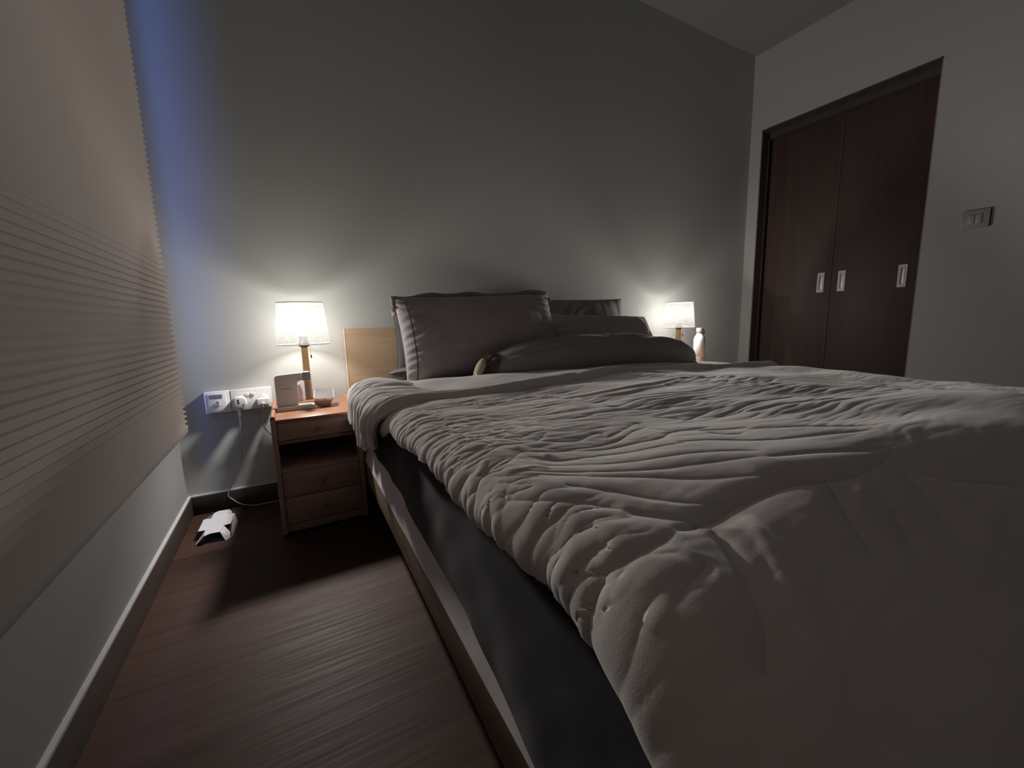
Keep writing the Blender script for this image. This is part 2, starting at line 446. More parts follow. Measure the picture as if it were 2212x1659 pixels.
s = empty('power_socket', (.263, 0, .464))
tag(s, 'white double power socket on the grey wall with two plugs in it', 'socket')
bm = prism(NB(), rrect(-.073, .073, -.043, .043, .003), 'y', -.030, -.0005); bevel_all(bm, .002)
smooth_angle(obj('plate', bm, M['white'], s))
for xx in (-.022, -.002):
    boxo('switch_rocker', (xx, xx + .0135, -.0355, -.0302, .015, .027), M['white'], s, bev=.0015)
for sx in (-1, 1):
    bm = NB()
    for (a, c, ww, hh) in ((0, .006, .004, .009), (-.011, -.017, .008, .004), (.011, -.017, .008, .004)):
        box(bm, sx * .040 + a - ww / 2, sx * .040 + a + ww / 2, -.0306, -.0302, c - hh / 2, c + hh / 2)
    obj('socket_holes', bm, M['slot'], s)

# left plug: chunky travel adapter with cable running down to the floor
p = empty('travel_adapter_plug', (.222, -.0310, .455))
tag(p, 'chunky white adapter plug in the left half of the double power socket', 'plug')
bm = prism(NB(), [(-.021, .022), (-.012, .026), (.012, .026), (.021, .018), (.024, -.006), (.014, -.022), (-.012, -.022), (-.020, -.010)], 'y', -.036, -.0005)
bevel_all(bm, .004, 3); smooth_angle(obj('plug_body', bm, M['white'], p))
bm = lathe(NB(), [(.0035, -.0370), (.0035, -.0362)], 14, (-.004, 0, .013), 'y'); lathe(bm, [(.0035, -.0370), (.0035, -.0362)], 14, (-.003, 0, .0035), 'y'); lathe(bm, [(.0028, -.037), (.0028, -.0362)], 14, (.013, 0, -.008), 'y')
obj('pin_holes', bm, M['slot'], p)
bm = NB(); tube(bm, [(-.004, -.026, -.018), (-.006, -.026, -.035), (-.008, -.024, -.052)], [.0085, .0038], 12); obj('strain_relief', bm, M['white'], p, smooth=True)
bm = NB(); tube(bm, [(-.008, -.024, -.05), (-.012, -.012, -.11), (-.022, .012, -.22), (-.044, .016, -.30), (-.078, .022, -.365), (-.086, .016, -.395), (-.072, .010, -.412), (-.045, -.012, -.430), (.0, -.02, -.445), (.05, -.015, -.449), (.118, -.01, -.451), (.14, -.01, -.4515)], .0022, 8); obj('cable', bm, M['cable'], p, smooth=True)
# right plug: three-pin charger
p = empty('charger_plug', (.303, -.0310, .455))
tag(p, 'white three pin charger plugged into the right half of the double power socket', 'plug')
bm = prism(NB(), [(-.025, -.006), (-.0235, .008), (-.004, .027), (.004, .027), (.0235, .008), (.025, -.006), (.022, -.019), (-.022, -.019)], 'y', -.016, -.0005); bevel_all(bm, .003, 3)
smooth_angle(obj('plug_base', bm, M['white'], p))
bm = prism(NB(), rrect(-.021, .021, -.017, .012, .004), 'y', -.042, -.0161); bevel_all(bm, .003, 3)
smooth_angle(obj('plug_body', bm, M['white'], p))
boxo('cable_connector', (-.006, .008, -.056, -.0421, -.010, -.004), M['white'], p, bev=.002)
bm = NB(); tube(bm, [(.001, -.054, -.008), (.0, -.056, -.020), (-.004, -.050, -.036), (-.008, -.030, -.06), (-.011, -.012, -.10), (-.001, .005, -.135), (.022, .010, -.165), (.05, .012, -.19)], .0019, 8); obj('cable', bm, M['cable'], p, smooth=True)

# ------------------------------------------------------------------ nightstands
NW, ND, NH = .296, .375, .437
def nightstand(x, y, label):
    r = empty('nightstand', (x, y, 0)); tag(r, label, 'nightstand', 'nightstands beside the bed')
    h = NW / 2; f = -ND   # front at y=-ND, back at 0
    for s_ in (-1, 1):
        x0, x1 = sorted((s_ * h, s_ * (h - .016)))
        # upright with a rounded lip rising above the top
        pf = [(x0, .012), (x1, .012), (x1, NH + .004)]
        cx = (x0 + x1) / 2
        pf += [(cx + (x1 - x0) / 2 * math.cos(a), NH + .004 + .009 * math.sin(a)) for a in (R(30), R(60), R(90), R(120), R(150))]
        pf += [(x0, NH + .004)]
        bm = prism(NB(), pf, 'y', f, 0); bevel_all(bm, .0015, 2, 50)
        smooth_angle(obj('side_panel', bm, M['walnut_z'] , r))
        bm = prism(NB(), [(x0 + .001, NH + .0005)] + [(x1 - .001, NH + .0005)] + [(cx + (x1 - x0) / 2 * 1.02 * math.cos(a), NH + .0045 + .0095 * math.sin(a)) for a in [R(q) for q in range(0, 181, 20)]], 'y', f - .0005, .0005)
        smooth_angle(obj('lip', bm, M['walnut_top'], r))
        boxo('foot', (x0, x1, f + .01, f + .04, 0, .0119), M['slot'], r, bev=.001)
        boxo('foot', (x0, x1, -.04, -.01, 0, .0119), M['slot'], r, bev=.001)
    i = h - .0162
    boxo('top', (-i, i, f, 0, NH - .012, NH), M['walnut_top'], r, bev=.0015)
    boxo('back_panel', (-i, i, -.008, 0, .03, NH - .0122), M['shelf_in'], r, bev=0)
    boxo('shelf', (-i, i, f + .004, -.0082, .2425, .2545), M['walnut'], r, bev=.001)
    boxo('divider', (-i, i, f + .012, -.0082, .346, .3575), M['walnut'], r, bev=.001)
    boxo('plinth', (-i, i, f + .012, f + .028, .014, .042), M['walnut'], r, bev=.001)
    for z0, z1, xs in ((.3585, NH - .0128, 0), (.146, .2418, 0), (.046, .1440, 0)):
        dr = boxo('drawer', (-i + .001, i - .001, f + .006, f + .022, z0 + .001, z1), M['walnut'], r, bev=.002)
        zc = (z0 + z1) / 2
        bm = lathe(NB(), [(.0045, f + .0058), (.005, f - .004), (.009, f - .012), (.0085, f - .016), (.006, f - .0175)], 20, (0, 0, zc), 'y')
        bmesh.ops.recalc_face_normals(bm, faces=bm.faces)
        smooth_angle(obj('knob', bm, M['knob'], dr))
    # lighter protruding lower edge of the top drawer
    boxo('drawer_ledge', (-i + .001, i - .001, f - .001, f + .0115, .3475, .3582), M['knob'], r, bev=.001)
    return r
nightstand(.483, -.045, 'small reddish wood nightstand beside the socket, charging stand on top')
nightstand(2.778, -.06, 'nightstand mostly hidden behind the bed, carrying the white bottle')

# ------------------------------------------------------------------ lamps
LAMP_W = 27.0
def lamp(x, y, z, label):
    r = empty('table_lamp', (x, y, z)); tag(r, label, 'lamp', 'bedside lamps')
    bm = prism(NB(), rrect(-.062, .062, -.055, .055, .006), 'z', .0003, .0205); bevel_all(bm, .002)
    smooth_angle(obj('base', bm, M['lampbase'], r))
    bm = NB()
    A = [bm.verts.new((sx * .0135, sy * .0135, .0207)) for sx, sy in ((-1, -1), (1, -1), (1, 1), (-1, 1))]
    B = [bm.verts.new((sx * .0115, sy * .0115, .236)) for sx, sy in ((-1, -1), (1, -1), (1, 1), (-1, 1))]
    bm.faces.new(A[::-1]); bm.faces.new(B)
    for k in range(4): bm.faces.new((A[k], A[(k + 1) % 4], B[(k + 1) % 4], B[k]))
    bevel_all(bm, .002); smooth_angle(obj('pole', bm, M['lampwood'], r))
    bm = lathe(NB(), [(.012, .2362), (.019, .240), (.0225, .249), (.0225, .2515), (.020, .2525)], 28)
    smooth_angle(obj('bulb_socket', bm, M['socket'], r))
    bm = lathe(NB(), [(.0165, .2527), (.0165, .282), (.012, .284)], 24)
    smooth_angle(obj('bulb_holder', bm, M['cap_white'], r))
    # tapered drum shade, open at both ends
    z0, z1, r0, r1 = .2485, .4155, .0995, .0855; t = .0012
    bm = NB(); prof = []
    K = 10
    out_ = [(r0 + (r1 - r0) * k / K, z0 + (z1 - z0) * k / K) for k in range(K + 1)]
    lathe(bm, out_, 96, cap=False)
    sh = obj('lamp_shade', bm, M['shade'], r, smooth=True)
    bm = NB(); torus(bm, (0, 0, z0), r0, .0013, 'z', 96, 8); obj('rim', bm, M['white2'], sh, smooth=True); bm = NB(); torus(bm, (0, 0, z1), r1, .0013, 'z', 96, 8); obj('rim', bm, M['white2'], sh, smooth=True)
    
    bm = lathe(NB(), [(.0, z1 - .006), (r1 - .003, z1 - .006)], 64, cap=False)
    bmesh.ops.remove_doubles(bm, verts=bm.verts, dist=1e-6)
    obj('added_diffuser', bm, M['diffuser'], sh)  # unseen disc added in the shade top to weaken the upward light
    bm = NB()   # wire spider that carries the shade
    for k in range(3):
        a = 2 * math.pi * k / 3 + .4
        tube(bm, [(.0165 * math.cos(a), .0165 * math.sin(a), .262), (.06 * math.cos(a), .06 * math.sin(a), .259), ((r0 - .002) * math.cos(a), (r0 - .002) * math.sin(a), .2515)], .0011, 6, 4)
    obj('shade_carrier', bm, M['white2'], sh)
    bm = NB(); tube(bm, [(.019, -.012, .252), (.0215, -.014, .225), (.022, -.014, .205)], .0005, 6, 4)
    pc = obj('pull_cord', bm, M['cable'], r, smooth=True)
    bm = lathe(NB(), [(.0012, .205), (.0028, .203), (.0028, .193), (.0014, .190)], 12, (.022, -.014, 0)); smooth_angle(obj('cord_bead', bm, M['socket'], pc))
    li = bpy.data.lights.new('bulb', 'POINT'); li.energy = LAMP_W; li.color = (1.0, .958, .905); li.shadow_soft_size = .026
    li.use_nodes = True; lt_ = li.node_tree; em = lt_.nodes['Emission']; fo_ = lt_.nodes.new('ShaderNodeLightFalloff')
    fo_.inputs['Strength'].default_value = 1.0; ad_ = lt_.nodes.new('ShaderNodeMath'); ad_.operation = 'MULTIPLY_ADD'; ad_.inputs[1].default_value = .45
    lt_.links.new(fo_.outputs['Constant'], ad_.inputs[0]); lt_.links.new(fo_.outputs['Linear'], ad_.inputs[2]); lt_.links.new(ad_.outputs[0], em.inputs['Strength'])
    lo = bpy.data.objects.new('bulb', li); lo.location = (0, 0, .335); lo.parent = r; link(lo)
    return r
lamp(.474, -.145, NH, 'lit bedside lamp on the near left nightstand, pale wooden base in view')
lamp(2.715, -.165, NH, 'lit bedside lamp at the far right beside the white bottle')

# ------------------------------------------------------------------ things on the nightstand
c = empty('charging_stand', (.4195, -.235, NH))
tag(c, 'white charging stand with upright plate at the front left of the nightstand', 'charger')
bm = prism(NB(), rrect(-.067, .068, -.032, .032, .004), 'z', .0003, .0155); bevel_all(bm, .002, 2)
smooth_angle(obj('base', bm, M['white'], c))
# upright plate with arm, slightly leaning back
PL = [(-.063, .0155), (.008, .0155), (.012, .020), (.0135, .100), (.018, .108), (.044, .113), (.044, .142), (-.052, .137), (-.060, .132), (-.063, .124)]
bm = prism(NB(), PL, 'y', -.006, .006); bevel_all(bm, .0025, 3)
for v in bm.verts: v.co.y += (v.co.z - .0155) * .12
smooth_angle(obj('upright_plate', bm, M['charger_white'], c))
bm = lathe(NB(), [(.014, .0), (.014, -.009), (.012, -.010)], 24, (.048, .0085, .127), 'y'); bmesh.ops.recalc_face_normals(bm, faces=bm.faces)
smooth_angle(obj('watch_puck', bm, M['white'], c))
fc = bpy.data.curves.new('plate_lettering', 'FONT'); fc.body = 'awesome'; fc.size = .0100; fc.extrude = .0002; fc.align_x = 'CENTER'
fo = bpy.data.objects.new('plate_lettering', fc); link(fo)
dg = bpy.context.evaluated_depsgraph_get(); me = bpy.data.meshes.new_from_object(fo.evaluated_get(dg)); bpy.data.objects.remove(fo)
lt = finish('plate_lettering', me, M['greyink'], c); lt.rotation_euler = (R(90 - 6.8), 0, 0); lt.location = (-.024, .0018, .080)

wt = empty('smart_watch', (.4675, -.243, NH + .127))
tag(wt, 'square smart watch with grey brown strap hanging from the charging stand', 'watch')
bm = prism(NB(), rrect(-.0155, .0155, -.0185, .0185, .008), 'y', -.0105, -.0015); bevel_all(bm, .003, 3)
smooth_angle(obj('case', bm, M['silver'], wt))
bm = prism(NB(), rrect(-.0125, .0125, -.0150, .0150, .005), 'y', -.0112, -.0104); smooth_angle(obj('screen', bm, M['screen'], wt))
bm = lathe(NB(), [(.003, .0152), (.003, .0172)], 14, (0, -.006, .008), 'x'); obj('crown', bm, M['silver'], wt)
bm = NB()
box(bm, -.0095, .0095, -.0065, -.0035, -.087, -.0175, .001)
obj('strap', bm, M['strap'], wt)
boxo('strap_buckle', (-.0105, .0105, -.0075, -.0030, -.090, -.084), M['strap'], wt, bev=.001)
bm = NB(); box(bm, -.0095, .0095, .0060, .0085, -.080, .012, .001); box(bm, -.0095, .0095, -.003, .0085, .0170, .0200, .001)
obj('strap', bm, M['strap'], wt)

dk = empty('smart_display', (.523, -.232, NH))
tag(dk, 'small slanted grey display with pale frame, right of the charging stand', 'display')
A = [(-.040, -.040, .040), (.037, -.040, .036), (.043, .045, .062), (-.030, .045, .064)]
Bt = [(-.034, -.038, .029), (.031, -.038, .025), (.038, .043, .050), (-.026, .043, .052)]
bm = NB(); a = [bm.verts.new(p_) for p_ in A]; bb = [bm.verts.new(p_) for p_ in Bt]
bm.faces.new(a); bm.faces.new(bb[::-1])
for k in range(4): bm.faces.new((a[k], bb[k], bb[(k + 1) % 4], a[(k + 1) % 4]))
bmesh.ops.recalc_face_normals(bm, faces=bm.faces); bevel_all(bm, .003, 3, 20)
smooth_angle(obj('frame', bm, M['white2'], dk))
bm = NB(); cen = Vector((.0025, .0025, .0505))
a = [bm.verts.new(cen + (Vector(p_) - cen) * .90 + Vector((0, -.0003, .0012))) for p_ in A]; bb = [bm.verts.new(cen + (Vector(p_) - cen) * .90 + Vector((0, 0, -.002))) for p_ in A]
bm.faces.new(a); bm.faces.new(bb[::-1])
for k in range(4): bm.faces.new((a[k], bb[k], bb[(k + 1) % 4], a[(k + 1) % 4]))
bmesh.ops.recalc_face_normals(bm, faces=bm.faces); obj('screen', bm, M['dockscreen'], dk)
bm = NB()
a = [bm.verts.new(p_) for p_ in [(-.030, -.034, .029), (.028, -.034, .0255), (.033, .038, .048), (-.022, .038, .050)]]
bb = [bm.verts.new(p_) for p_ in [(-.016, -.020, .0004), (.020, -.020, .0004), (.024, .030, .0004), (-.012, .030, .0004)]]
bm.faces.new(a); bm.faces.new(bb[::-1])
for k in range(4): bm.faces.new((a[k], bb[k], bb[(k + 1) % 4], a[(k + 1) % 4]))
bmesh.ops.recalc_face_normals(bm, faces=bm.faces); bevel_all(bm, .004, 3, 20); smooth_angle(obj('body', bm, M['dockbody'], dk))
boxo('port', (-.003, .004, -.0395, -.0375, .0305, .0330), M['slot'], dk, bev=0)

pk = empty('pink_box', (.430, -.176, NH + .0207))
tag(pk, 'small pale pink box standing on the lamp base behind the charging stand', 'box')
bm = prism(NB(), [(-.020, .0004), (.019, .0004), (.019, .045), (.013, .070), (-.020, .068)], 'y', -.008, .010); bevel_all(bm, .002)
smooth_angle(obj('carton', bm, M['pink'], pk))
boxo('printed_mark', (-.008, .001, -.0088, -.0081, .055, .0605), M['greyink'], pk, bev=0)

# folded white card packaging on the floor
cd = empty('cardboard_insert', (.115, -.2, 0)); tag(cd, 'folded white cardboard packing piece lying on the floor by the left baseboard', 'packaging')
ox, oy = .115, -.2
top = [(.067, -.153), (.091, -.157), (.094, -.11), (.109, -.093), (.143, -.099), (.142, -.148), (.166, -.150), (.163, -.248), (.141, -.252), (.135, -.304), (.106, -.300), (.089, -.311), (.087, -.260), (.064, -.258)]
bm = prism(NB(), [(x - ox, y - oy) for x, y in top], 'z', .0305, .0318); obj('top_panel', bm, M['card'], cd)
def sheet3(name, pts, mat, th=.0012):
    bm = NB(); P = [Vector((x - ox, y - oy, z)) for x, y, z in pts]
    nn = (P[1] - P[0]).cross(P[2] - P[0]).normalized() * th
    a = [bm.verts.new(q) for q in P]; bb = [bm.verts.new(q + nn) for q in P]
    bm.faces.new(a); bm.faces.new(bb[::-1])
    for k in range(len(P)): bm.faces.new((a[k], bb[k], bb[(k + 1) % len(P)], a[(k + 1) % len(P)]))
    bmesh.ops.recalc_face_normals(bm, faces=bm.faces); return obj(name, bm, mat, cd)
sheet3('flap', [(.089, -.311, .0312), (.087, -.262, .0312), (.061, -.296, .001), (.064, -.302, .001)], M['card'])
sheet3('flap', [(.1355, -.304, .0312), (.1415, -.252, .0312), (.163, -.282, .012), (.168, -.300, .002), (.150, -.318, .001)], M['card'])
sheet3('flap', [(.1435, -.099, .0312), (.1425, -.147, .0312), (.152, -.110, .018), (.150, -.094, .018)], M['card'])
sheet3('side_wall', [(.1665, -.150, .0300), (.175, -.165, .0005), (.169, -.300, .0005), (.168, -.298, .020), (.1665, -.248, .028)], M['card'])
sheet3('side_wall', [(.063, -.150, .0010), (.085, -.105, .0010), (.089, -.115, .028), (.066, -.155, .028)], M['card'])
sheet3('tray', [(.063, -.296, .0005), (.150, -.316, .0005), (.160, -.120, .0005), (.075, -.120, .0005)], M['cardin'])

# ------------------------------------------------------------------ bed
BX, BY, BROT = .645, -.016, R(-1.2)
W_, LEN = 1.83, 1.97
bed = empty('bed', (BX, BY, 0), BROT)
tag(bed, 'double bed with light oak headboard and oak side rails', 'bed')
hb = boxo('headboard', (.001, W_, -.032, 0, .10, .742), M['oak'], bed, bev=.0015)
boxo('lit_edge', (-.001, .0008, -.0325, .0005, .10, .7425), M['oak_bright'], hb, bev=0)  # pale strip on the headboard end, lamp light put into its colour
for x0 in (0.0, W_ - .026):
    boxo('side_rail', (x0, x0 + .026, -LEN, -.0325, .152, .231), M['oak_y'], bed, bev=.0015)
boxo('foot_rail', (.0265, W_ - .0265, -LEN, -LEN + .026, .152, .231), M['oak'], bed, bev=.0015)
boxo('slat_base', (.0265, W_ - .0265, -LEN + .027, -.0325, .164, .176), M['oak'], bed, bev=0)
for x0 in (.03, W_ - .09):
    for y0 in (-.12, -LEN + .05):
        boxo('leg', (x0, x0 + .06, y0, y0 + .06, 0, .1515), M['oak_bright'], bed, bev=.002)

# drape mapping: flat cross coordinate -> position around a rounded edge
def edge_map(a, e, r):
    """a: signed distance inside the start of the rounding (flat if a>=0); returns (offset from outer edge plane, drop)"""
    phi = np.clip(-a / r, 0, np.pi / 2)
    off = np.where(a >= 0, r + a, r - r * np.sin(phi))
    drop = np.where(a >= 0, 0, r - r * np.cos(phi)) + np.maximum(-a - r * np.pi / 2, 0)
    return e + off, drop
def drape(S, Tt, ztop, r, eL, eR, eF, headflat=True):
    """S across (0 at start of left rounding), Tt along (v). eL,eR,eF are the outer edge planes."""
    width = (eR - r) - (eL + r)
    uL, dL = edge_map(S, eL, r)
    a2 = width - S
    offR, dR = edge_map(a2, 0 * S, r)
    u = np.where(S < width / 2, uL, eR - offR)
    d1 = np.where(S < width / 2, dL, dR)
    b = (eF - r) - Tt
    offF, dF = edge_map(b, 0 * S, r)
    v = np.where(b >= 0, Tt, eF - offF)
    z = ztop - np.sqrt(d1 ** 2 + dF ** 2 + 0 * d1) if np.ndim(ztop) == 0 else ztop - np.sqrt(d1 ** 2 + dF ** 2)
    return np.stack([u, -v, z], -1), d1, dF
def normals(P):
    du = np.gradient(P, axis=0); dv = np.gradient(P, axis=1)
    n = np.cross(dv, du); n /= np.linalg.norm(n, axis=-1, keepdims=True) + 1e-12
    return n
def orient_up(P, N):
    if N[N.shape[0] // 2, N.shape[1] // 3, 2] < 0: N = -N
    return N

# mattress
mt = empty('mattress', (BX, BY, 0), BROT); tag(mt, 'thick mattress in a white protector under the charcoal sheet', 'mattress')
bm = prism(NB(), rrect(.030, W_ - .03, -1.945, -.045, .05), 'z', .1765, .466); bevel_all(bm, .045, 5, 60)
smooth_angle(obj('mattress_body', bm, M['mattress'], mt))
# white protector rising from the rail to the mattress side
nv, ns = 220, 22
vv = np.linspace(.06, 1.94, nv)[None, :]; kk = np.linspace(0, 1, ns)[:, None]
u = .0015 + .0275 * kk + .0018 * noise2(kk * 2, vv * 6, 2) - .004 * np.sin(kk * np.pi)
z = .2328 + .09 * kk ** 1.15 + .002 * noise2(kk * 2, vv * 9, 3)
P = np.stack([u, -vv + 0 * u, z], -1)
gridmesh('mattress_protector', P, M['protector'], mt).modifiers.new('thick', 'SOLIDIFY').thickness = .002

# charcoal fitted sheet
fs = empty('fitted_sheet', (BX, BY, 0), BROT); tag(fs, 'charcoal fitted sheet stretched over the mattress, bare along the bed side', 'sheet')
nv, ns = 420, 420
eL, eR, eF, r = .012, W_ - .012, 1.962, .055
width = (eR - r) - (eL + r)
tv = np.linspace(.035, 1.962 - r + r * np.pi / 2 + .16, nv)
dropL = np.interp(tv, [0, .5, 1.03, 1.475, 1.68, 1.95], [.122, .116, .108, .142, .194, .208]) + .003 * np.sin(tv * 7)
S0 = -(r * np.pi / 2 + dropL); S1 = width + r * np.pi / 2 + .15
kk = np.linspace(0, 1, ns)[:, None]; kk = np.where(kk < .35, kk / .35 * .16, .16 + (kk - .35) / .65 * .84)
S = S0[None, :] + (S1 - S0[None, :]) * kk; Tm = np.broadcast_to(tv[None, :], S.shape)
P, d1, dF = drape(S, Tm, .5065, r, eL, eR, eF)
N = orient_up(P, normals(P))
side = sstep(.02, .10, d1) * (S < width / 2)
bul = .014 * np.sin(np.clip(d1 / .28, 0, 1) * np.pi) * side
hh = .004 * noise2(S * 5, Tm * 3, 1) * (1 - side) + side * (.0045 * noise2(S * 5 + Tm * 5, Tm * 3.2, 4) + .002 * noise2(S * 9 - Tm * 9, Tm * 9, 6))
P = P + N * (hh + bul + .001)[..., None]
P[..., 2] -= .036 * sstep(.9, 1.75, P[..., 0]) * (d1 < .2)
P[..., 0] -= (.012 * sstep(.5, 1.8, Tm) * side * sstep(.1, .3, d1))
o = gridmesh('fabric', P, M['sheet'], fs)

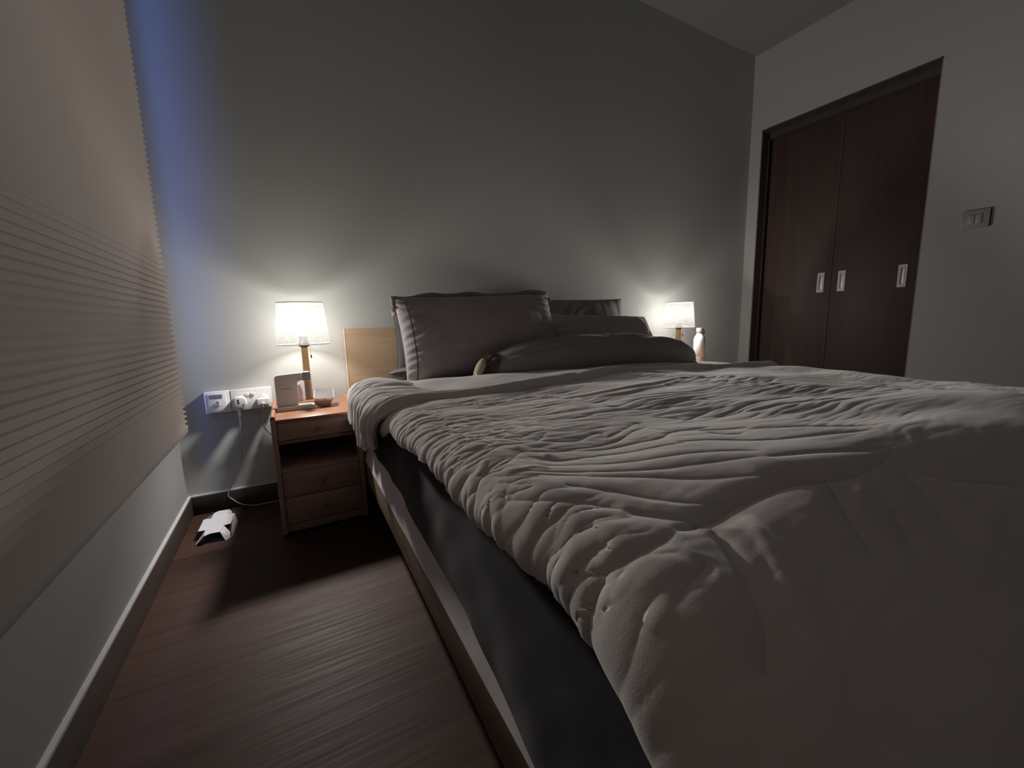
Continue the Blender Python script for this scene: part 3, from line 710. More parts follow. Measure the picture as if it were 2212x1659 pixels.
# --------------------------------------------------------------- duvet
CREASES = [(-1,1.2,[(-0.032,1.171),(-0.03,1.224),(-0.015,1.276),(-0.015,1.334),(-0.008,1.401)]),(-1,0.8,[(-0.033,1.142),(-0.006,1.11),(0.015,1.149),(0.053,1.155),(0.086,1.161)]),(-1,0.9,[(-0.028,1.161),(-0.008,1.171),(0.012,1.204),(0.043,1.218),(0.087,1.202),(0.115,1.213)]),(-1,0.8,[(-0.024,1.178),(-0.001,1.209),(0.022,1.256),(0.061,1.236),(0.099,1.259)]),(-1,1.2,[(-0.02,1.255),(0.002,1.265),(0.03,1.275),(0.069,1.252),(0.099,1.259)]),(-1,0.8,[(-0.013,1.286),(-0.001,1.289),(0.008,1.287)]),(-1,1.1,[(0.019,1.288),(0.026,1.326),(0.033,1.353)]),(-1,1.4,[(-0.008,1.401),(0.007,1.434),(0.026,1.442),(0.049,1.437),(0.077,1.427),(0.102,1.434)]),(-1,0.9,[(0.063,1.415),(0.094,1.382),(0.13,1.378)]),(-1,0.8,[(-0.022,1.077),(-0.006,1.076),(0.013,1.085),(0.064,1.062),(0.116,1.072)]),(-1,0.7,[(-0.016,1.019),(-0.0,1.027),(0.024,1.027)]),(-1,0.8,[(-0.04,1.136),(-0.055,1.201),(-0.066,1.248)]),(-1,0.8,[(-0.035,1.141),(-0.056,1.235),(-0.064,1.27)]),(-1,0.7,[(-0.04,1.19),(-0.052,1.259),(-0.056,1.306)]),(-1,1.2,[(-0.032,1.222),(-0.043,1.288),(-0.055,1.359)]),(-1,1.2,[(-0.026,1.25),(-0.041,1.319),(-0.056,1.374)]),(-1,0.9,[(-0.016,1.28),(-0.023,1.315),(-0.03,1.337)]),(-1,0.8,[(-0.032,1.316),(-0.046,1.35),(-0.056,1.385)]),(-1,0.9,[(-0.01,1.407),(-0.021,1.394),(-0.048,1.416)]),(-1,0.9,[(-0.014,1.424),(-0.031,1.429),(-0.046,1.438)]),(-1,1.1,[(-0.008,1.409),(-0.011,1.428),(-0.031,1.45),(-0.044,1.481)]),(1,0.8,[(-0.008,1.428),(-0.013,1.443),(-0.033,1.466),(-0.042,1.487)]),(-1,1,[(-0.007,1.441),(-0.009,1.457),(-0.018,1.453),(-0.03,1.48)]),(1,1.2,[(-0.007,1.48),(-0.015,1.482),(-0.034,1.499),(-0.04,1.514)]),(-1,0.9,[(-0.008,1.477),(-0.01,1.488),(-0.009,1.507)]),(-1,1.3,[(-0.006,1.529),(-0.011,1.532),(-0.027,1.524),(-0.038,1.521)]),(1,0.9,[(-0.038,1.543),(-0.027,1.533),(-0.015,1.533)]),(1,1,[(0.018,1.528),(0.007,1.547),(-0.001,1.555)]),(1,0.9,[(-0.004,1.543),(-0.008,1.559),(-0.012,1.568)]),(-1,1.1,[(-0.012,1.558),(-0.026,1.568),(-0.035,1.585)]),(1,1,[(-0.013,1.573),(-0.024,1.581),(-0.031,1.598)]),(-1,1,[(-0.013,1.449),(-0.005,1.476),(0.011,1.492),(0.032,1.495)]),(-1,0.9,[(-0.005,1.457),(0.013,1.476),(0.03,1.485),(0.059,1.472)]),(-1,0.9,[(-0.003,1.493),(0.007,1.513),(0.033,1.51),(0.06,1.489)]),(-1,0.8,[(-0.004,1.519),(0.008,1.527),(0.019,1.525)]),(-1,1,[(0.001,1.561),(0.014,1.559),(0.042,1.549)]),(-1,0.9,[(0.001,1.563),(0.012,1.574),(0.022,1.587)]),(-1,0.6,[(-0.023,1.351),(-0.009,1.358),(0.008,1.384)]),(-1,0.6,[(-0.008,1.312),(0.006,1.335),(0.023,1.348)]),(-1,0.9,[(0.142,1.115),(0.174,1.14),(0.23,1.144),(0.286,1.158),(0.308,1.158)]),(1,0.7,[(0.161,1.063),(0.201,1.109),(0.261,1.113),(0.349,1.071),(0.418,1.128),(0.47,1.23)]),(-1,0.8,[(0.139,1.221),(0.173,1.285),(0.199,1.33),(0.233,1.365)]),(-1,1.2,[(0.215,1.302),(0.254,1.326),(0.3,1.338),(0.345,1.336),(0.372,1.346)]),(-1,0.8,[(0.183,1.304),(0.195,1.358),(0.209,1.379)]),(-1,0.7,[(0.092,1.244),(0.131,1.268),(0.18,1.31)]),(-1,1,[(0.203,1.365),(0.239,1.386),(0.268,1.4),(0.333,1.392)]),(-1,1,[(0.131,1.324),(0.153,1.368),(0.181,1.401),(0.189,1.452)]),(-1,1.1,[(0.062,1.415),(0.097,1.373),(0.13,1.337),(0.14,1.362)]),(-1,0.9,[(0.05,1.438),(0.084,1.419),(0.105,1.427),(0.119,1.439)]),(-1,0.8,[(0.044,1.443),(0.068,1.435),(0.084,1.467),(0.097,1.486)]),(-1,0.8,[(0.095,1.476),(0.133,1.451),(0.169,1.445)]),(-1,1,[(0.111,1.498),(0.139,1.476),(0.167,1.449)]),(-1,1.1,[(0.12,1.497),(0.146,1.509),(0.177,1.521),(0.219,1.504),(0.238,1.505)]),(-1,0.9,[(0.076,1.53),(0.094,1.541),(0.122,1.551),(0.153,1.553),(0.188,1.564)]),(-1,1.2,[(0.063,1.553),(0.078,1.567),(0.09,1.584),(0.114,1.592),(0.136,1.595),(0.151,1.608)]),(-1,0.9,[(0.057,1.597),(0.072,1.603),(0.096,1.617),(0.127,1.636)]),(-1,1,[(0.025,1.603),(0.05,1.625),(0.077,1.644),(0.106,1.662)]),(-1,1,[(0.001,1.562),(0.013,1.597),(0.028,1.624),(0.048,1.64),(0.094,1.676)]),(-1,1.2,[(0.003,1.6),(0.013,1.621),(0.021,1.626),(0.033,1.637),(0.033,1.645)]),(-1,0.8,[(0.005,1.566),(0.029,1.566),(0.06,1.539),(0.076,1.53)]),(1,0.9,[(0.089,1.569),(0.096,1.559),(0.101,1.555)]),(1,0.7,[(0.069,1.522),(0.079,1.504)]),(1,0.8,[(0.017,1.578),(0.027,1.599),(0.051,1.601),(0.062,1.619)]),(-1,1,[(-0.005,1.617),(0.003,1.639),(0.013,1.65),(0.023,1.657)]),(-1,0.9,[(0.005,1.605),(0.011,1.628),(0.025,1.653)]),(1,1.2,[(-0.006,1.615),(-0.007,1.622),(-0.009,1.636),(-0.016,1.65),(-0.027,1.667),(-0.036,1.684)]),(1,1.1,[(-0.006,1.606),(-0.012,1.617),(-0.024,1.628),(-0.035,1.644)]),(1,0.8,[(-0.006,1.556),(-0.011,1.569)]),(-1,1,[(-0.011,1.561),(-0.025,1.568),(-0.036,1.59)]),(1,0.9,[(-0.013,1.575),(-0.025,1.583),(-0.031,1.597)]),(1,0.7,[(-0.018,1.584),(-0.029,1.605),(-0.035,1.62)]),(-1,0.7,[(-0.027,1.619),(-0.033,1.631)]),(-1,1.4,[(-0.012,1.709),(-0.005,1.713),(0.006,1.716),(0.024,1.715)]),(-1,1,[(-0.022,1.718),(-0.014,1.712),(-0.011,1.709)]),(-1,0.8,[(0.041,1.675),(0.055,1.689),(0.068,1.707)]),(-1,1.3,[(-0.006,1.615),(-0.005,1.631),(0.005,1.665),(0.019,1.695),(0.034,1.717),(0.046,1.733)]),(-1,1.1,[(0.007,1.747),(0.017,1.754),(0.025,1.757)]),(1,0.9,[(-0.014,1.73),(-0.023,1.745),(-0.03,1.755)]),(-1,0.8,[(-0.014,1.733),(-0.019,1.745)]),(1,1.2,[(-0.015,1.753),(-0.02,1.761),(-0.025,1.77),(-0.038,1.78)]),(-1,1.2,[(-0.012,1.769),(-0.004,1.775),(0.006,1.778),(0.014,1.783)]),(1,1,[(-0.014,1.756),(-0.012,1.769)]),(1,0.9,[(-0.013,1.767),(-0.018,1.772),(-0.022,1.774)]),(1,1.1,[(-0.018,1.794),(-0.022,1.798),(-0.034,1.803),(-0.038,1.806)]),(-1,1.2,[(-0.01,1.778),(-0.001,1.793),(0.008,1.8),(0.031,1.804),(0.082,1.799)]),(-1,1.5,[(-0.017,1.798),(-0.011,1.801),(0.004,1.803)]),(1,0.8,[(-0.037,1.795),(-0.024,1.779)]),(1,1.2,[(0.027,1.844),(0.013,1.849),(0.0,1.852)]),(1,0.8,[(-0.002,1.807),(-0.009,1.815)]),(-1,0.8,[(0.011,1.784),(0.016,1.786)]),(-1,1,[(0.179,1.52),(0.233,1.508),(0.226,1.533),(0.271,1.518),(0.333,1.488),(0.319,1.53),(0.318,1.568),(0.325,1.585)]),(-1,0.9,[(0.152,1.556),(0.19,1.56),(0.228,1.558),(0.289,1.533),(0.319,1.53)]),(-1,1.2,[(0.145,1.565),(0.186,1.58),(0.232,1.59),(0.271,1.599),(0.314,1.583),(0.365,1.585),(0.403,1.589)]),(-1,0.9,[(0.121,1.597),(0.155,1.601),(0.189,1.62),(0.218,1.631),(0.25,1.641),(0.281,1.656)]),(-1,0.9,[(0.256,1.633),(0.279,1.644),(0.305,1.656),(0.333,1.67),(0.363,1.697)]),(-1,1,[(0.104,1.62),(0.133,1.641),(0.163,1.66),(0.199,1.674),(0.233,1.689),(0.279,1.717),(0.298,1.736)]),(-1,1.2,[(0.083,1.648),(0.124,1.676),(0.16,1.698),(0.193,1.711),(0.225,1.725),(0.279,1.747)]),(-1,1.3,[(0.072,1.662),(0.105,1.685),(0.135,1.71),(0.168,1.74),(0.207,1.764),(0.23,1.776)]),(-1,1.3,[(0.053,1.687),(0.078,1.715),(0.093,1.74),(0.113,1.768),(0.133,1.784)]),(-1,1.1,[(0.031,1.716),(0.045,1.732),(0.056,1.75)]),(-1,0.8,[(0.397,1.462),(0.428,1.491),(0.425,1.526)]),(-1,0.8,[(0.414,1.516),(0.522,1.496),(0.594,1.494)]),(-1,0.9,[(0.279,1.388),(0.334,1.387),(0.409,1.391),(0.502,1.424)]),(-1,0.8,[(0.491,1.398),(0.595,1.405),(0.633,1.432)]),(1,1.6,[(0.436,1.18),(0.53,1.239),(0.756,1.179),(0.936,1.092)]),(-1,0.7,[(0.349,1.613),(0.364,1.638),(0.394,1.653)]),(-1,0.8,[(0.343,1.587),(0.388,1.608),(0.45,1.629)]),(-1,1.4,[(0.061,1.799),(0.103,1.801),(0.147,1.796),(0.222,1.796),(0.286,1.808),(0.345,1.812),(0.483,1.796)]),(-1,1.1,[(0.284,1.808),(0.242,1.839),(0.201,1.874),(0.181,1.894)]),(-1,1.5,[(0.1,1.801),(0.093,1.822),(0.072,1.852),(0.049,1.879),(0.025,1.9),(0.015,1.909)]),(1,1.4,[(0.142,1.811),(0.123,1.838),(0.097,1.869),(0.073,1.896),(0.047,1.917),(0.03,1.928)]),(1,1,[(0.33,1.818),(0.26,1.846),(0.212,1.871)]),(-1,0.9,[(0.286,1.857),(0.253,1.881),(0.219,1.9)]),(-1,1,[(0.415,1.822),(0.378,1.85),(0.331,1.882),(0.297,1.902)]),(-1,1,[(0.422,1.82),(0.441,1.853),(0.485,1.878),(0.518,1.901)]),(-1,1.1,[(0.061,1.836),(0.031,1.846),(0.003,1.852)]),(1,0.9,[(0.453,1.891),(0.366,1.905),(0.302,1.918)]),(-1,1.3,[(0.224,1.775),(0.284,1.808)]),(-1,1.3,[(0.137,1.785),(0.146,1.795)]),(-1,1.2,[(0.055,1.751),(0.081,1.779),(0.101,1.799)]),(-1,0.8,[(0.287,1.645),(0.361,1.692),(0.468,1.721),(0.558,1.752)]),(-1,0.8,[(0.473,1.538),(0.665,1.508),(0.85,1.504)]),(-1,0.8,[(0.418,1.628),(0.504,1.678),(0.589,1.74)]),(-1,0.8,[(0.547,1.543),(0.704,1.56),(0.849,1.595)]),(-1,0.9,[(0.275,1.75),(0.37,1.767),(0.485,1.79)]),(1,1.3,[(0.386,1.147),(0.535,1.153),(0.734,1.13),(0.929,1.103),(1.044,1.22)])]
def crease_field(u, v):
    """network of creases and small ridges; valleys deepen, ridges rise, neighbours merge instead of piling up"""
    Hv = np.zeros_like(u); Hr = np.zeros_like(u)
    for sg, hs, pts in CREASES:
        A = np.array([(p.x, p.y) for p in catmull([(a, b_, 0) for a, b_ in pts], 6)])
        far = float(sstep(.05, .75, A[:, 0].mean() + .25 * (1.7 - A[:, 1].mean())))
        ft = float(sstep(1.73, 1.79, A[:, 1].mean())); far = max(far, .7 * ft)
        w = (.0030 + .0034 * far) * hs ** .6; h = (.0026 + .0024 * far) * hs * ((1 + .8 * ft * float(sstep(.04, .14, A[:, 0].mean()))) if sg < 0 else (1 - .5 * ft))
        lo = A.min(0) - 7 * w; hi = A.max(0) + 7 * w
        m = (u > lo[0]) & (u < hi[0]) & (v > lo[1]) & (v < hi[1])
        if not m.any(): continue
        uu, vv_ = u[m], v[m]; best = np.full(uu.shape, 9.); tb = np.zeros(uu.shape)
        for k in range(len(A) - 1):
            d = A[k + 1] - A[k]; L2 = d @ d + 1e-12
            t = np.clip(((uu - A[k][0]) * d[0] + (vv_ - A[k][1]) * d[1]) / L2, 0, 1)
            q = np.hypot(uu - A[k][0] - t * d[0], vv_ - A[k][1] - t * d[1])
            b_ = q < best; best[b_] = q[b_]; tb[b_] = (k + t[b_]) / (len(A) - 1)
        fade = np.clip(np.minimum(tb, 1 - tb) / .22, 0, 1) ** .8
        core = np.exp(-(best / w) ** 2); skirt = np.exp(-(best / (3.2 * w)) ** 2)
        if sg < 0: Hv[m] = np.minimum(Hv[m], -h * fade * (.72 * core + .28 * skirt))
        else: Hr[m] = np.maximum(Hr[m], h * fade * (.65 * core + .35 * skirt))
    return Hv + Hr

dv = empty('duvet', (BX, BY, 0), BROT); tag(dv, 'large crumpled taupe grey duvet spread across the bed', 'duvet')
r = .062
eL, eR, eF = -.022, W_ + .02, 2.012
ZD = .5400
width = (eR - r) - (eL + r)
tv = np.concatenate([np.linspace(.52, 1.30, 330), np.linspace(1.3025, eF - r + r * np.pi / 2 + .36, 470)])
# left hem: curls over the mattress edge, hem line wanders along the bed
hem = -.020 + .010 * sstep(1.35, 1.6, tv) * (1 - sstep(1.72, 1.82, tv)) + .007 * noise2(tv * 6, tv * 0 + 3.3, 1) + .006 * noise2(tv * 17, tv * 0 + 7.1, 2) + .05 * sstep(1.74, 2.0, tv)
hem += .05 * sstep(1.05, .85, tv)
S0 = -(r * np.pi / 2 + hem); S1 = width + r * np.pi / 2 + .28
q = np.linspace(0, 1, 760)
q = q ** 1.55
S = S0[None, :] + (S1 - S0[None, :]) * q[:, None]; Tm = np.broadcast_to(tv[None, :], S.shape)
P, d1, dF = drape(S, Tm, ZD, r, eL, eR, eF)
N = orient_up(P, normals(P))
u, v = P[..., 0], -P[..., 1]
top = np.exp(-((d1 / .03) ** 2)) * np.exp(-((dF / .05) ** 2))
sideL = sstep(.035, -.02, S)
def foot_(d): return sstep(.0, .1, d)
# large soft undulation
H = .012 * noise2(u * 2.3, v * 3.1, 1) * (.4 + .6 * top) + .006 * noise2(u * 5, v * 7, 2)
H += .010 * np.exp(-(((u - 1.62) / .17) ** 2 + ((v - .90) / .16) ** 2))
H -= .014 * sstep(1.25, .62, v) * sstep(.9, .2, u)
rise = .034 * sstep(.95, 1.78, v) * (1 - .9 * sstep(.9, 1.7, u)) - .040 * sstep(.9, 1.75, u)
xf = np.clip((np.minimum(v, 1.98) - 1.765) / .24, 0, 1)
rise -= (.018 * xf + .055 * xf ** 2) * (1 - .55 * sstep(.45, 1.2, u))
rise += .008 * noise2(u * 2.1, v * 2.6, 35) * sstep(.35, .8, u) * (1 - .5 * foot_(dF))
# wrinkles running mostly across the bed
wu = u + .05 * noise2(u * 3, v * 4, 5); wv = v + .030 * noise2(u * 3.2, v * 3.0, 6) + .012 * noise2(u * 9, v * 8, 7)
def ridged(a, b_, seed): return .95 - (1 - np.abs(noise2(a, b_, seed)) * 1.3).clip(0) ** 3
zone = sstep(.9, 1.05, v) * (1 - sstep(1.45, 1.75, v)) * .8 + .25
zone = zone * (1 - .45 * sstep(.9, 1.6, u))
msk = .35 + .9 * sstep(-.25, .45, noise2(u * 2.7, v * 3.7, 29))
H += msk * zone * top * (.0022 * (ridged(wu * 2.2, wv * 15, 8) - .55) + .0016 * (ridged(wu * 4.5, wv * 34, 9) - .55) + .0016 * noise2(wu * 16, wv * 70, 10))
# diagonal set of folds fanning towards the left edge
ca, sa = math.cos(.62), math.sin(.62)
fan = np.exp(-(((u - .10) / .22) ** 2)) * sstep(.95, 1.1, v) * (1 - sstep(1.62, 1.75, v))
a1 = (u * ca + wv * sa); a2 = (-u * sa + wv * ca)
H += msk * fan * top * (.0016 * (ridged(a1 * 2.6, a2 * 17, 11) - .55) + .0012 * (ridged(a1 * 5, a2 * 40, 12) - .55))
# gathered ruffles where the hem curls over the edge
gz = sideL * (sstep(.98, 1.08, v) * (1 - .55 * sstep(1.6, 1.8, v)))
rz = v + .018 * noise2(S * 20, v * 9, 13)
H += gz * (.25 + 1.1 * sstep(-.3, .5, noise2(v * 5, S * 6, 28))) * (.0020 * (ridged(S * 4, rz * 17, 14) - .5) + .0018 * (ridged(S * 7, rz * 36, 15) - .5))
# seam line just above the hem
H -= .0025 * np.exp(-(((S - .012 - .006 * noise2(v * 9, v * 0 + 2.2, 19)) / .0045) ** 2)) * sstep(1.0, 1.1, v) * (1 - sstep(1.35, 1.5, v))
# creases, incl. the strong fold across the foot end
H += crease_field(u, v) * (1 - sstep(.015, .05, dF))
# hanging folds over the foot
foot = sstep(.03, .12, dF)
H += foot * (.012 * noise2(u * 5 + .6 * dF, dF * 1.2, 16) + .005 * (ridged(u * 9 + dF, dF * 1.5, 17) - .4))
# hem rolls under
curl = np.exp(-((S - S0[None, :]) / .012) ** 2)
H -= .010 * curl
P = P + N * H[..., None]
P[..., 2] += rise
o = gridmesh('duvet_fabric', P, M['duvet'], dv)
md = o.modifiers.new('thick', 'SOLIDIFY'); md.thickness = .012; md.offset = -1

# turned-back band at the head end, a separate layer of the same duvet
tv = np.linspace(0, 1, 260)
q = np.linspace(0, 1, 560) ** 1.5
r2 = .072; eL2, eR2 = -.045, W_ + .03
width2 = (eR2 - r2) - (eL2 + r2)
hang = .105 - .06 * sstep(.55, 1.0, tv) + .012 * noise2(tv * 5, tv * 0 + 1.7, 3) - .04 * sstep(.25, .0, tv)
S0 = -(r2 * np.pi / 2 + hang); S1 = width2 + r2 * np.pi / 2 + .2
S = S0[None, :] + (S1 - S0[None, :]) * q[:, None]
uu = np.clip(S, 0, width2)
vin = .525 + .165 * sstep(.08, .36, uu) + .02 * np.sin(uu * 4) + .10 * sstep(1.0, 1.4, uu) - .04 * sstep(.06, -.15, S)
vout = .945 + .02 * np.sin(uu * 6.0 + 1) - .16 * sstep(.60, 1.05, uu) + .12 * sstep(1.1, 1.6, uu) + .03 * sstep(.08, 0, S)
vout = vout - .10 * np.clip(-S / .25, 0, 1)
Tm = vin + (vout - vin) * tv[None, :]
P, d1, dF = drape(S, Tm, ZD + .012 - .034 * sstep(.86, .60, Tm) * sstep(.05, .30, uu), r2, eL2, eR2, 9.0)
N = orient_up(P, normals(P))
u, v = P[..., 0], -P[..., 1]
roll = np.exp(-((1 - tv[None, :]) / .05) ** 2)
H = .014 * np.exp(-((tv[None, :] - .86) / .13) ** 2) * (1 - .5 * sstep(.5, 1.2, uu)) - .016 * roll
H = H + .010 * noise2(u * 2.3, v * 3.1, 1) + .004 * noise2(u * 5, v * 7, 21)
wv = v + .03 * noise2(u * 3, v * 3, 22)
sd = sstep(0.0, .05, d1) * (S < width2 / 2)
H = H + (1 - sd) * .0042 * (ridged(u * 3, wv * 16, 23) - .45) + (1 - sd) * .002 * (ridged(u * 7, wv * 36, 24) - .45)
H = H + sd * (.010 * (ridged(S * 3, (v + .25 * d1) * 11, 25) - .4) + .004 * (ridged(S * 7, (v + .25 * d1) * 26, 26) - .4))
H = H - .014 * sstep(1.25, .62, v) * sstep(.9, .2, u) - .014 * np.exp(-((tv[None, :]) / .06) ** 2)
H = H + .010 * np.exp(-(((u - 1.62) / .17) ** 2 + ((v - .90) / .16) ** 2))
P = P + N * H[..., None]
P[..., 2] -= .040 * sstep(.9, 1.75, u)
o = gridmesh('turned_back_band', P, M['duvet'], dv)
md = o.modifiers.new('thick', 'SOLIDIFY'); md.thickness = .010; md.offset = -1

# bunched corner of the duvet cover over the head end of the mattress edge
tv = np.linspace(0, 1, 240); q = np.linspace(0, 1, 200)
r3 = .075; eL3 = -.034
S0 = -(r3 * np.pi / 2 + .055 + .012 * np.sin(tv * 14)); S1 = .24 - .04 * tv
S = S0[None, :] + (S1 - S0)[None, :] * q[:, None]
vin = .335 + .10 * sstep(.05, .4, S) - .02 * sstep(0, -.1, S); vout = .60 + .0 * S
Tm = vin + (vout - vin) * tv[None, :]
P, d1, dF = drape(S, Tm, ZD + .004, r3, eL3, W_, 9.0)
N = orient_up(P, normals(P)); u, v = P[..., 0], -P[..., 1]
fold = v + .35 * np.clip(.25 - u, 0, .4) * .6
H = .018 * (ridged(S * 2.2 + 1, fold * 9.5, 31) - .45) * sstep(.42, .1, u) + .008 * (ridged(S * 5, fold * 20, 32) - .45) + .006 * noise2(u * 8, v * 8, 33)
H = H - .026 * sstep(.06, .22, u) - .016 * np.exp(-(tv[None, :] / .06) ** 2)
P = P + N * H[..., None]
o = gridmesh('bunched_corner', P, M['duvet'], dv)
md = o.modifiers.new('thick', 'SOLIDIFY'); md.thickness = .007; md.offset = -1

# ------------------------------------------------------------------ pillows
def pillow(label, w, h, t, loc, tilt, yaw, roll, mat, seed, flange=None, seam=False, sag=.0, group='bed pillows'):
    rt = empty('pillow', loc); rt.rotation_euler = Euler((tilt, roll, yaw), 'XYZ')
    tag(rt, label, 'pillow', group)
    n, m = 110, 90
    a = np.linspace(-1, 1, n)[:, None]; b_ = np.linspace(-1, 1, m)[None, :]
    a = np.sign(a) * (1 - (1 - np.abs(a)) ** 1.35); b_ = np.sign(b_) * (1 - (1 - np.abs(b_)) ** 1.35)
    th = (t / 2) * ((1 - np.abs(a) ** 2.8) * (1 - np.abs(b_) ** 2.8)).clip(0) ** .48 + .0035
    X = w / 2 * a * (1 - .035 * (1 - b_ ** 2)) + 0 * b_; Z = h / 2 * b_ * (1 - .045 * (1 - a ** 2)) + h / 2 + 0 * a
    th = th * (1.12 - .22 * (b_ + 1) / 2)
    edge = (np.abs(a) ** 3 + np.abs(b_) ** 3 + 0 * a * b_).clip(0, 1)
    parts = []
    for sgn in (-1, 1):
        nz = .012 * noise2(X * 4, Z * 4, seed) + .010 * (ridged(X * 1.3 - Z * 2.2, Z * 2.4 + X * 1.1, seed + 5) - .6) + edge * .006 * noise2(X * 16, Z * 16, seed + 1) + .004 * (ridged(X * 4 + Z * 5, Z * 7 - X * 5, seed + 2) - .4) * 1.6
        gather = .0045 * np.sin((Z if seam else X) * 190 + 3 * noise2(X * 8, Z * 8, seed + 3)) * (np.exp(-((1 - np.abs(a)) / .12) ** 2) + 0 * b_) * (1 if seam else .4)
        Y = sgn * (th + nz * (th / (t / 2)) + gather * np.clip(th / .03, 0, 1))
        parts.append(np.stack([X, Y, Z - sag * (1 - b_ ** 2) * 0], -1))
    F = np.concatenate([parts[0], parts[1][:, ::-1]], 1)
    F = np.concatenate([F, F[:, :1]], 1)
    gridmesh('pillow_case', F, mat, rt)
    if flange:
        # flat border running along top and both sides
        path = []
        K = 60
        for k in range(K + 1): path.append((-w / 2 * .985, h * (.80 + .20 * k / K), -1, .35))
        for k in range(1, 2 * K + 1): path.append((-w / 2 * .985 + w * .985 * k / (2 * K), h * .995, 0, 1))
        for k in range(1, K + 1): path.append((w / 2 * .985, h * (1 - .12 * k / K), 1, .35))
        A, B_, = [], []
        for k, (x, zz, nx, nzv) in enumerate(path):
            s_ = k / len(path)
            wv_ = .012 * math.sin(s_ * 23 + 1) + .008 * math.sin(s_ * 51)
            inx = x * .97; inz = min(zz, h * .97)
            cx, cz = nx, nzv
            if nx == 0: cx = -1 * max(0, 1 - (x + w / 2) / .06) + max(0, 1 - (w / 2 - x) / .06)
            ox_, oz_ = inx + cx * flange, inz + (flange if nx == 0 else (flange * .5 if zz > h * .9 else -.004)) * (1 if nx == 0 else .6)
            A.append((inx, .0 + wv_ * .2, inz)); B_.append((ox_, wv_, oz_ + .004 * math.sin(s_ * 40)))
        Pn = np.stack([np.array(A), (np.array(A) + np.array(B_)) / 2 + np.array([0, -.004, .004]), np.array(B_)], 0)
        o = gridmesh('flange', Pn, M['pillow2'], rt)
        md = o.modifiers.new('thick', 'SOLIDIFY'); md.thickness = .005; md.offset = 0
    if seam:
        bm = NB()
        pts = []
        for k in range(24):
            zz = h * (.02 + .90 * k / 23); j = zz / h * 2 - 1
            xx = -w / 2 * .90 * (1 - .035 * (1 - j * j))
            aa = .90
            tt = (t / 2) * ((1 - aa ** 2.8) * (1 - min(1, abs(j)) ** 2.8)) ** .48 + .0035
            tt *= (1.12 - .22 * (j + 1) / 2)
            pts.append((xx, -tt - .004, zz))
        tube(bm, pts, .0022, 6, 2); obj('seam_piping', bm, M['piping'], rt, smooth=True)
    return rt
MZ = .518
pillow('large charcoal pillow with flanged border, leaning front left on the bed', .77, .385, .185, (1.212, -.385, MZ), R(-21), R(-2), R(-1.5), M['pillow'], 41, flange=.026, seam=True)
pillow('dark pillow standing behind the large flanged pillow at the left', .74, .315, .12, (1.215, -.135, MZ), R(-8), R(0), R(1), M['shaded_pillow'], 47)
pillow('dark pillow standing upright against the headboard at the right', .70, .375, .115, (1.90, -.150, MZ - .014), R(-8), R(-1), R(0), M['pillow2'], 53)
pillow('dark pillow leaning in front of the upright one, right of centre', .74, .310, .14, (1.935, -.385, MZ - .014), R(-30), R(-1), R(2), M['pillow'], 59)
# crumpled corner of a spare pillow case by the headboard
pc = empty('spare_pillow_case', (.828, -.165, MZ - .008)); tag(pc, 'crumpled dark grey cloth end poking out beside the headboard', 'cloth')
a = np.linspace(0, 2 * np.pi, 40); t_ = np.linspace(0, 1, 30)[:, None]
rad = .026 * np.sin(np.clip(t_ * 1.15 + .02, 0, 1) * np.pi * .5 + .35) * (1 + .18 * np.sin(5 * a + 3 * t_)[...]) * (1 - .85 * np.exp(-((t_) / .05) ** 2))
P = np.stack([-.03 + .26 * t_ + 0 * a, .9 * rad * np.cos(a) + .01 * t_, .026 + rad * np.sin(a) * .95], -1)
gridmesh('cloth', P, M['pillow2'], pc)

# ------------------------------------------------------------------ bolster
bo = empty('bolster', (1.135, -.515, .510), R(0)); tag(bo, 'long dark bolster lying in front of the pillows, one end gathered', 'bolster')
xs = np.linspace(0, 1, 150); L = 1.19
rad = np.interp(xs, [0, .03, .11, .22, .36, .60, .80, .92, .98, 1.0], [.040, .060, .078, .088, .093, .092, .084, .068, .045, .015])
rad = np.convolve(np.pad(rad, 3, 'edge'), np.ones(7) / 7, 'valid')
a = np.linspace(0, 2 * np.pi, 90)
X = xs[:, None] * L + 0 * a
Rr = rad[:, None] * (1 + .10 * (ridged(X * 2.2 + a * .55, a * .8 - X * 1.2, 65) - .6) + .05 * noise2(X * 6, np.cos(a) * 1.5 + 0 * X, 61) + .035 * (ridged(X * 9 + a * .8, a * 1.3 + 0 * X, 62) - .4) * np.minimum(1, np.abs(np.sin(a))))
Rr = Rr * (1 + .07 * np.sin(a * 16 + 0 * X) * np.exp(-((X / .04) ** 2)))
zc = rad[:, None] * .95
P = np.stack([X, -.06 * xs[:, None] + Rr * np.cos(a) * 1.06, np.maximum(zc + Rr * np.sin(a), .002) - .012 * xs[:, None]], -1)
P[..., 0] += 0
gridmesh('bolster_case', P, M['pillow2'], bo)
# pleated fan of the gathered end
nn = 16; a = np.linspace(0, 2 * np.pi, nn * 12 + 1); t_ = np.linspace(0, 1, 14)[:, None]
pl = np.abs(((a * nn / (2 * np.pi)) % 1) - .5) * 2
base = np.interp(t_, [0, .35, 1], [.050, .056, .030]); amp = np.interp(t_, [0, 1], [.004, .016])
Rr = base + amp * (pl - .5)
P = np.stack([.035 - .085 * t_ + .008 * np.sin(3 * a), Rr * np.cos(a), .068 + Rr * np.sin(a) * 1.02 - .030 * t_], -1)
o = gridmesh('pleated_end', P, M['pleat'], bo); md = o.modifiers.new('thick', 'SOLIDIFY'); md.thickness = .003
t_ = np.linspace(0, np.pi, 24)[:, None]; a = np.linspace(0, 2 * np.pi, 28)
P = np.stack([-.052 + .021 * np.cos(a) * np.sin(t_) + .018 * np.cos(t_), -.020 + .022 * np.sin(a) * np.sin(t_), .060 + .042 * np.cos(t_) + .0 * a], -1)
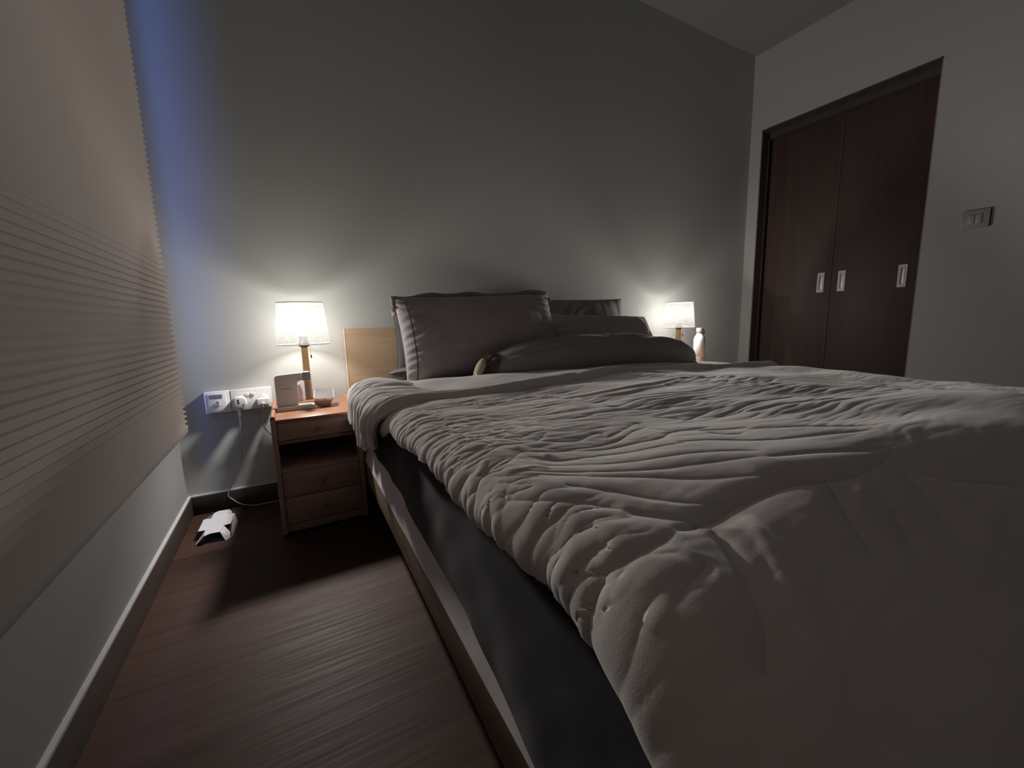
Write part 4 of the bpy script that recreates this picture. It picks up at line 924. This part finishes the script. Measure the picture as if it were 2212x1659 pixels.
gridmesh('inner_cloth', P, M['beige'], bo)
bm = NB()
torus(bm, (-.072, -.026, .030), .011, .0036, 'x', 24, 10); torus(bm, (-.081, -.027, .026), .010, .0036, 'x', 24, 10)
obj('metal_clasp', bm, M['silver'], bo, smooth=True)

# ------------------------------------------------------------------ bottle
bt = empty('water_bottle', (2.868, -.215, NH)); tag(bt, 'white water bottle with ring handle beside the far right lamp', 'bottle')
bm = lathe(NB(), [(.0, .0005), (.035, .0005), (.0375, .003), (.0375, .155), (.0365, .168), (.032, .182), (.025, .193), (.0215, .199), (.0205, .204), (.0205, .210), (.0, .210)], 56, cap=False)
smooth_angle(obj('body', bm, M['bottle'], bt), 50)
bm = lathe(NB(), [(.0, .2135), (.0222, .2135), (.0228, .2145), (.0228, .239), (.0215, .2415), (.0, .2415)], 48, cap=False); cp = smooth_angle(obj('cap', bm, M['bottlecap'], bt), 50)
bm = lathe(NB(), [(.0212, .2102), (.0232, .2104), (.0232, .2132), (.0212, .2134)], 48, cap=False)
torus(bm, (.0352, 0, .211), .0125, .0027, 'y'); obj('ring_handle', bm, M['socket'], cp, smooth=True)
bm = lathe(NB(), [(.0377, .006), (.0379, .007), (.0379, .050), (.0377, .051)], 56, cap=False)
smooth_angle(obj('steel_foot_ring', bm, M['silver'], bt))

# ------------------------------------------------------------------ camera
f_px = 881.365
cam = bpy.data.cameras.new('camera'); cam.sensor_fit = 'HORIZONTAL'; cam.sensor_width = 36.0; cam.lens = f_px / 2212 * 36.0
cam.clip_start = .01; cam.clip_end = 50
co = bpy.data.objects.new('camera', cam); link(co)
rot = Matrix.Rotation(R(-28.84121044), 4, 'Z') @ Matrix.Rotation(R(81.26200714), 4, 'X') @ Matrix.Rotation(R(-1.52614431), 4, 'Z')
co.matrix_world = Matrix.Translation((.406, -2.03, .756)) @ rot
SC.camera = co

# ------------------------------------------------------------------ dusk sky through the window
wd = bpy.data.worlds.new('dusk'); SC.world = wd; wd.use_nodes = True
bg = wd.node_tree.nodes['Background']; bg.inputs['Color'].default_value = (.10, .22, .80, 1); bg.inputs['Strength'].default_value = 9.5
pl_ = bpy.data.lights.new('window_portal', 'AREA'); pl_.shape = 'RECTANGLE'; pl_.size = WY1 - WY0; pl_.size_y = WZ1 - WZ0; pl_.cycles.is_portal = True
po = bpy.data.objects.new('window_portal', pl_); link(po); po.location = (-T - .02, (WY0 + WY1) / 2, (WZ0 + WZ1) / 2)
po.rotation_euler = (R(90), 0, R(-90))

# ------------------------------------------------------------------ colour management / cycles
vs = SC.view_settings
vs.view_transform = 'Standard'; vs.look = 'None'; vs.gamma = 1.0; vs.exposure = 0.0; vs.use_curve_mapping = False
SC.display_settings.display_device = 'sRGB'
cy = SC.cycles
cy.max_bounces = 10; cy.diffuse_bounces = 6; cy.glossy_bounces = 4; cy.transmission_bounces = 6; cy.transparent_max_bounces = 12
cy.use_denoising = True; cy.sample_clamp_indirect = 4.0; cy.caustics_reflective = False; cy.caustics_refractive = False
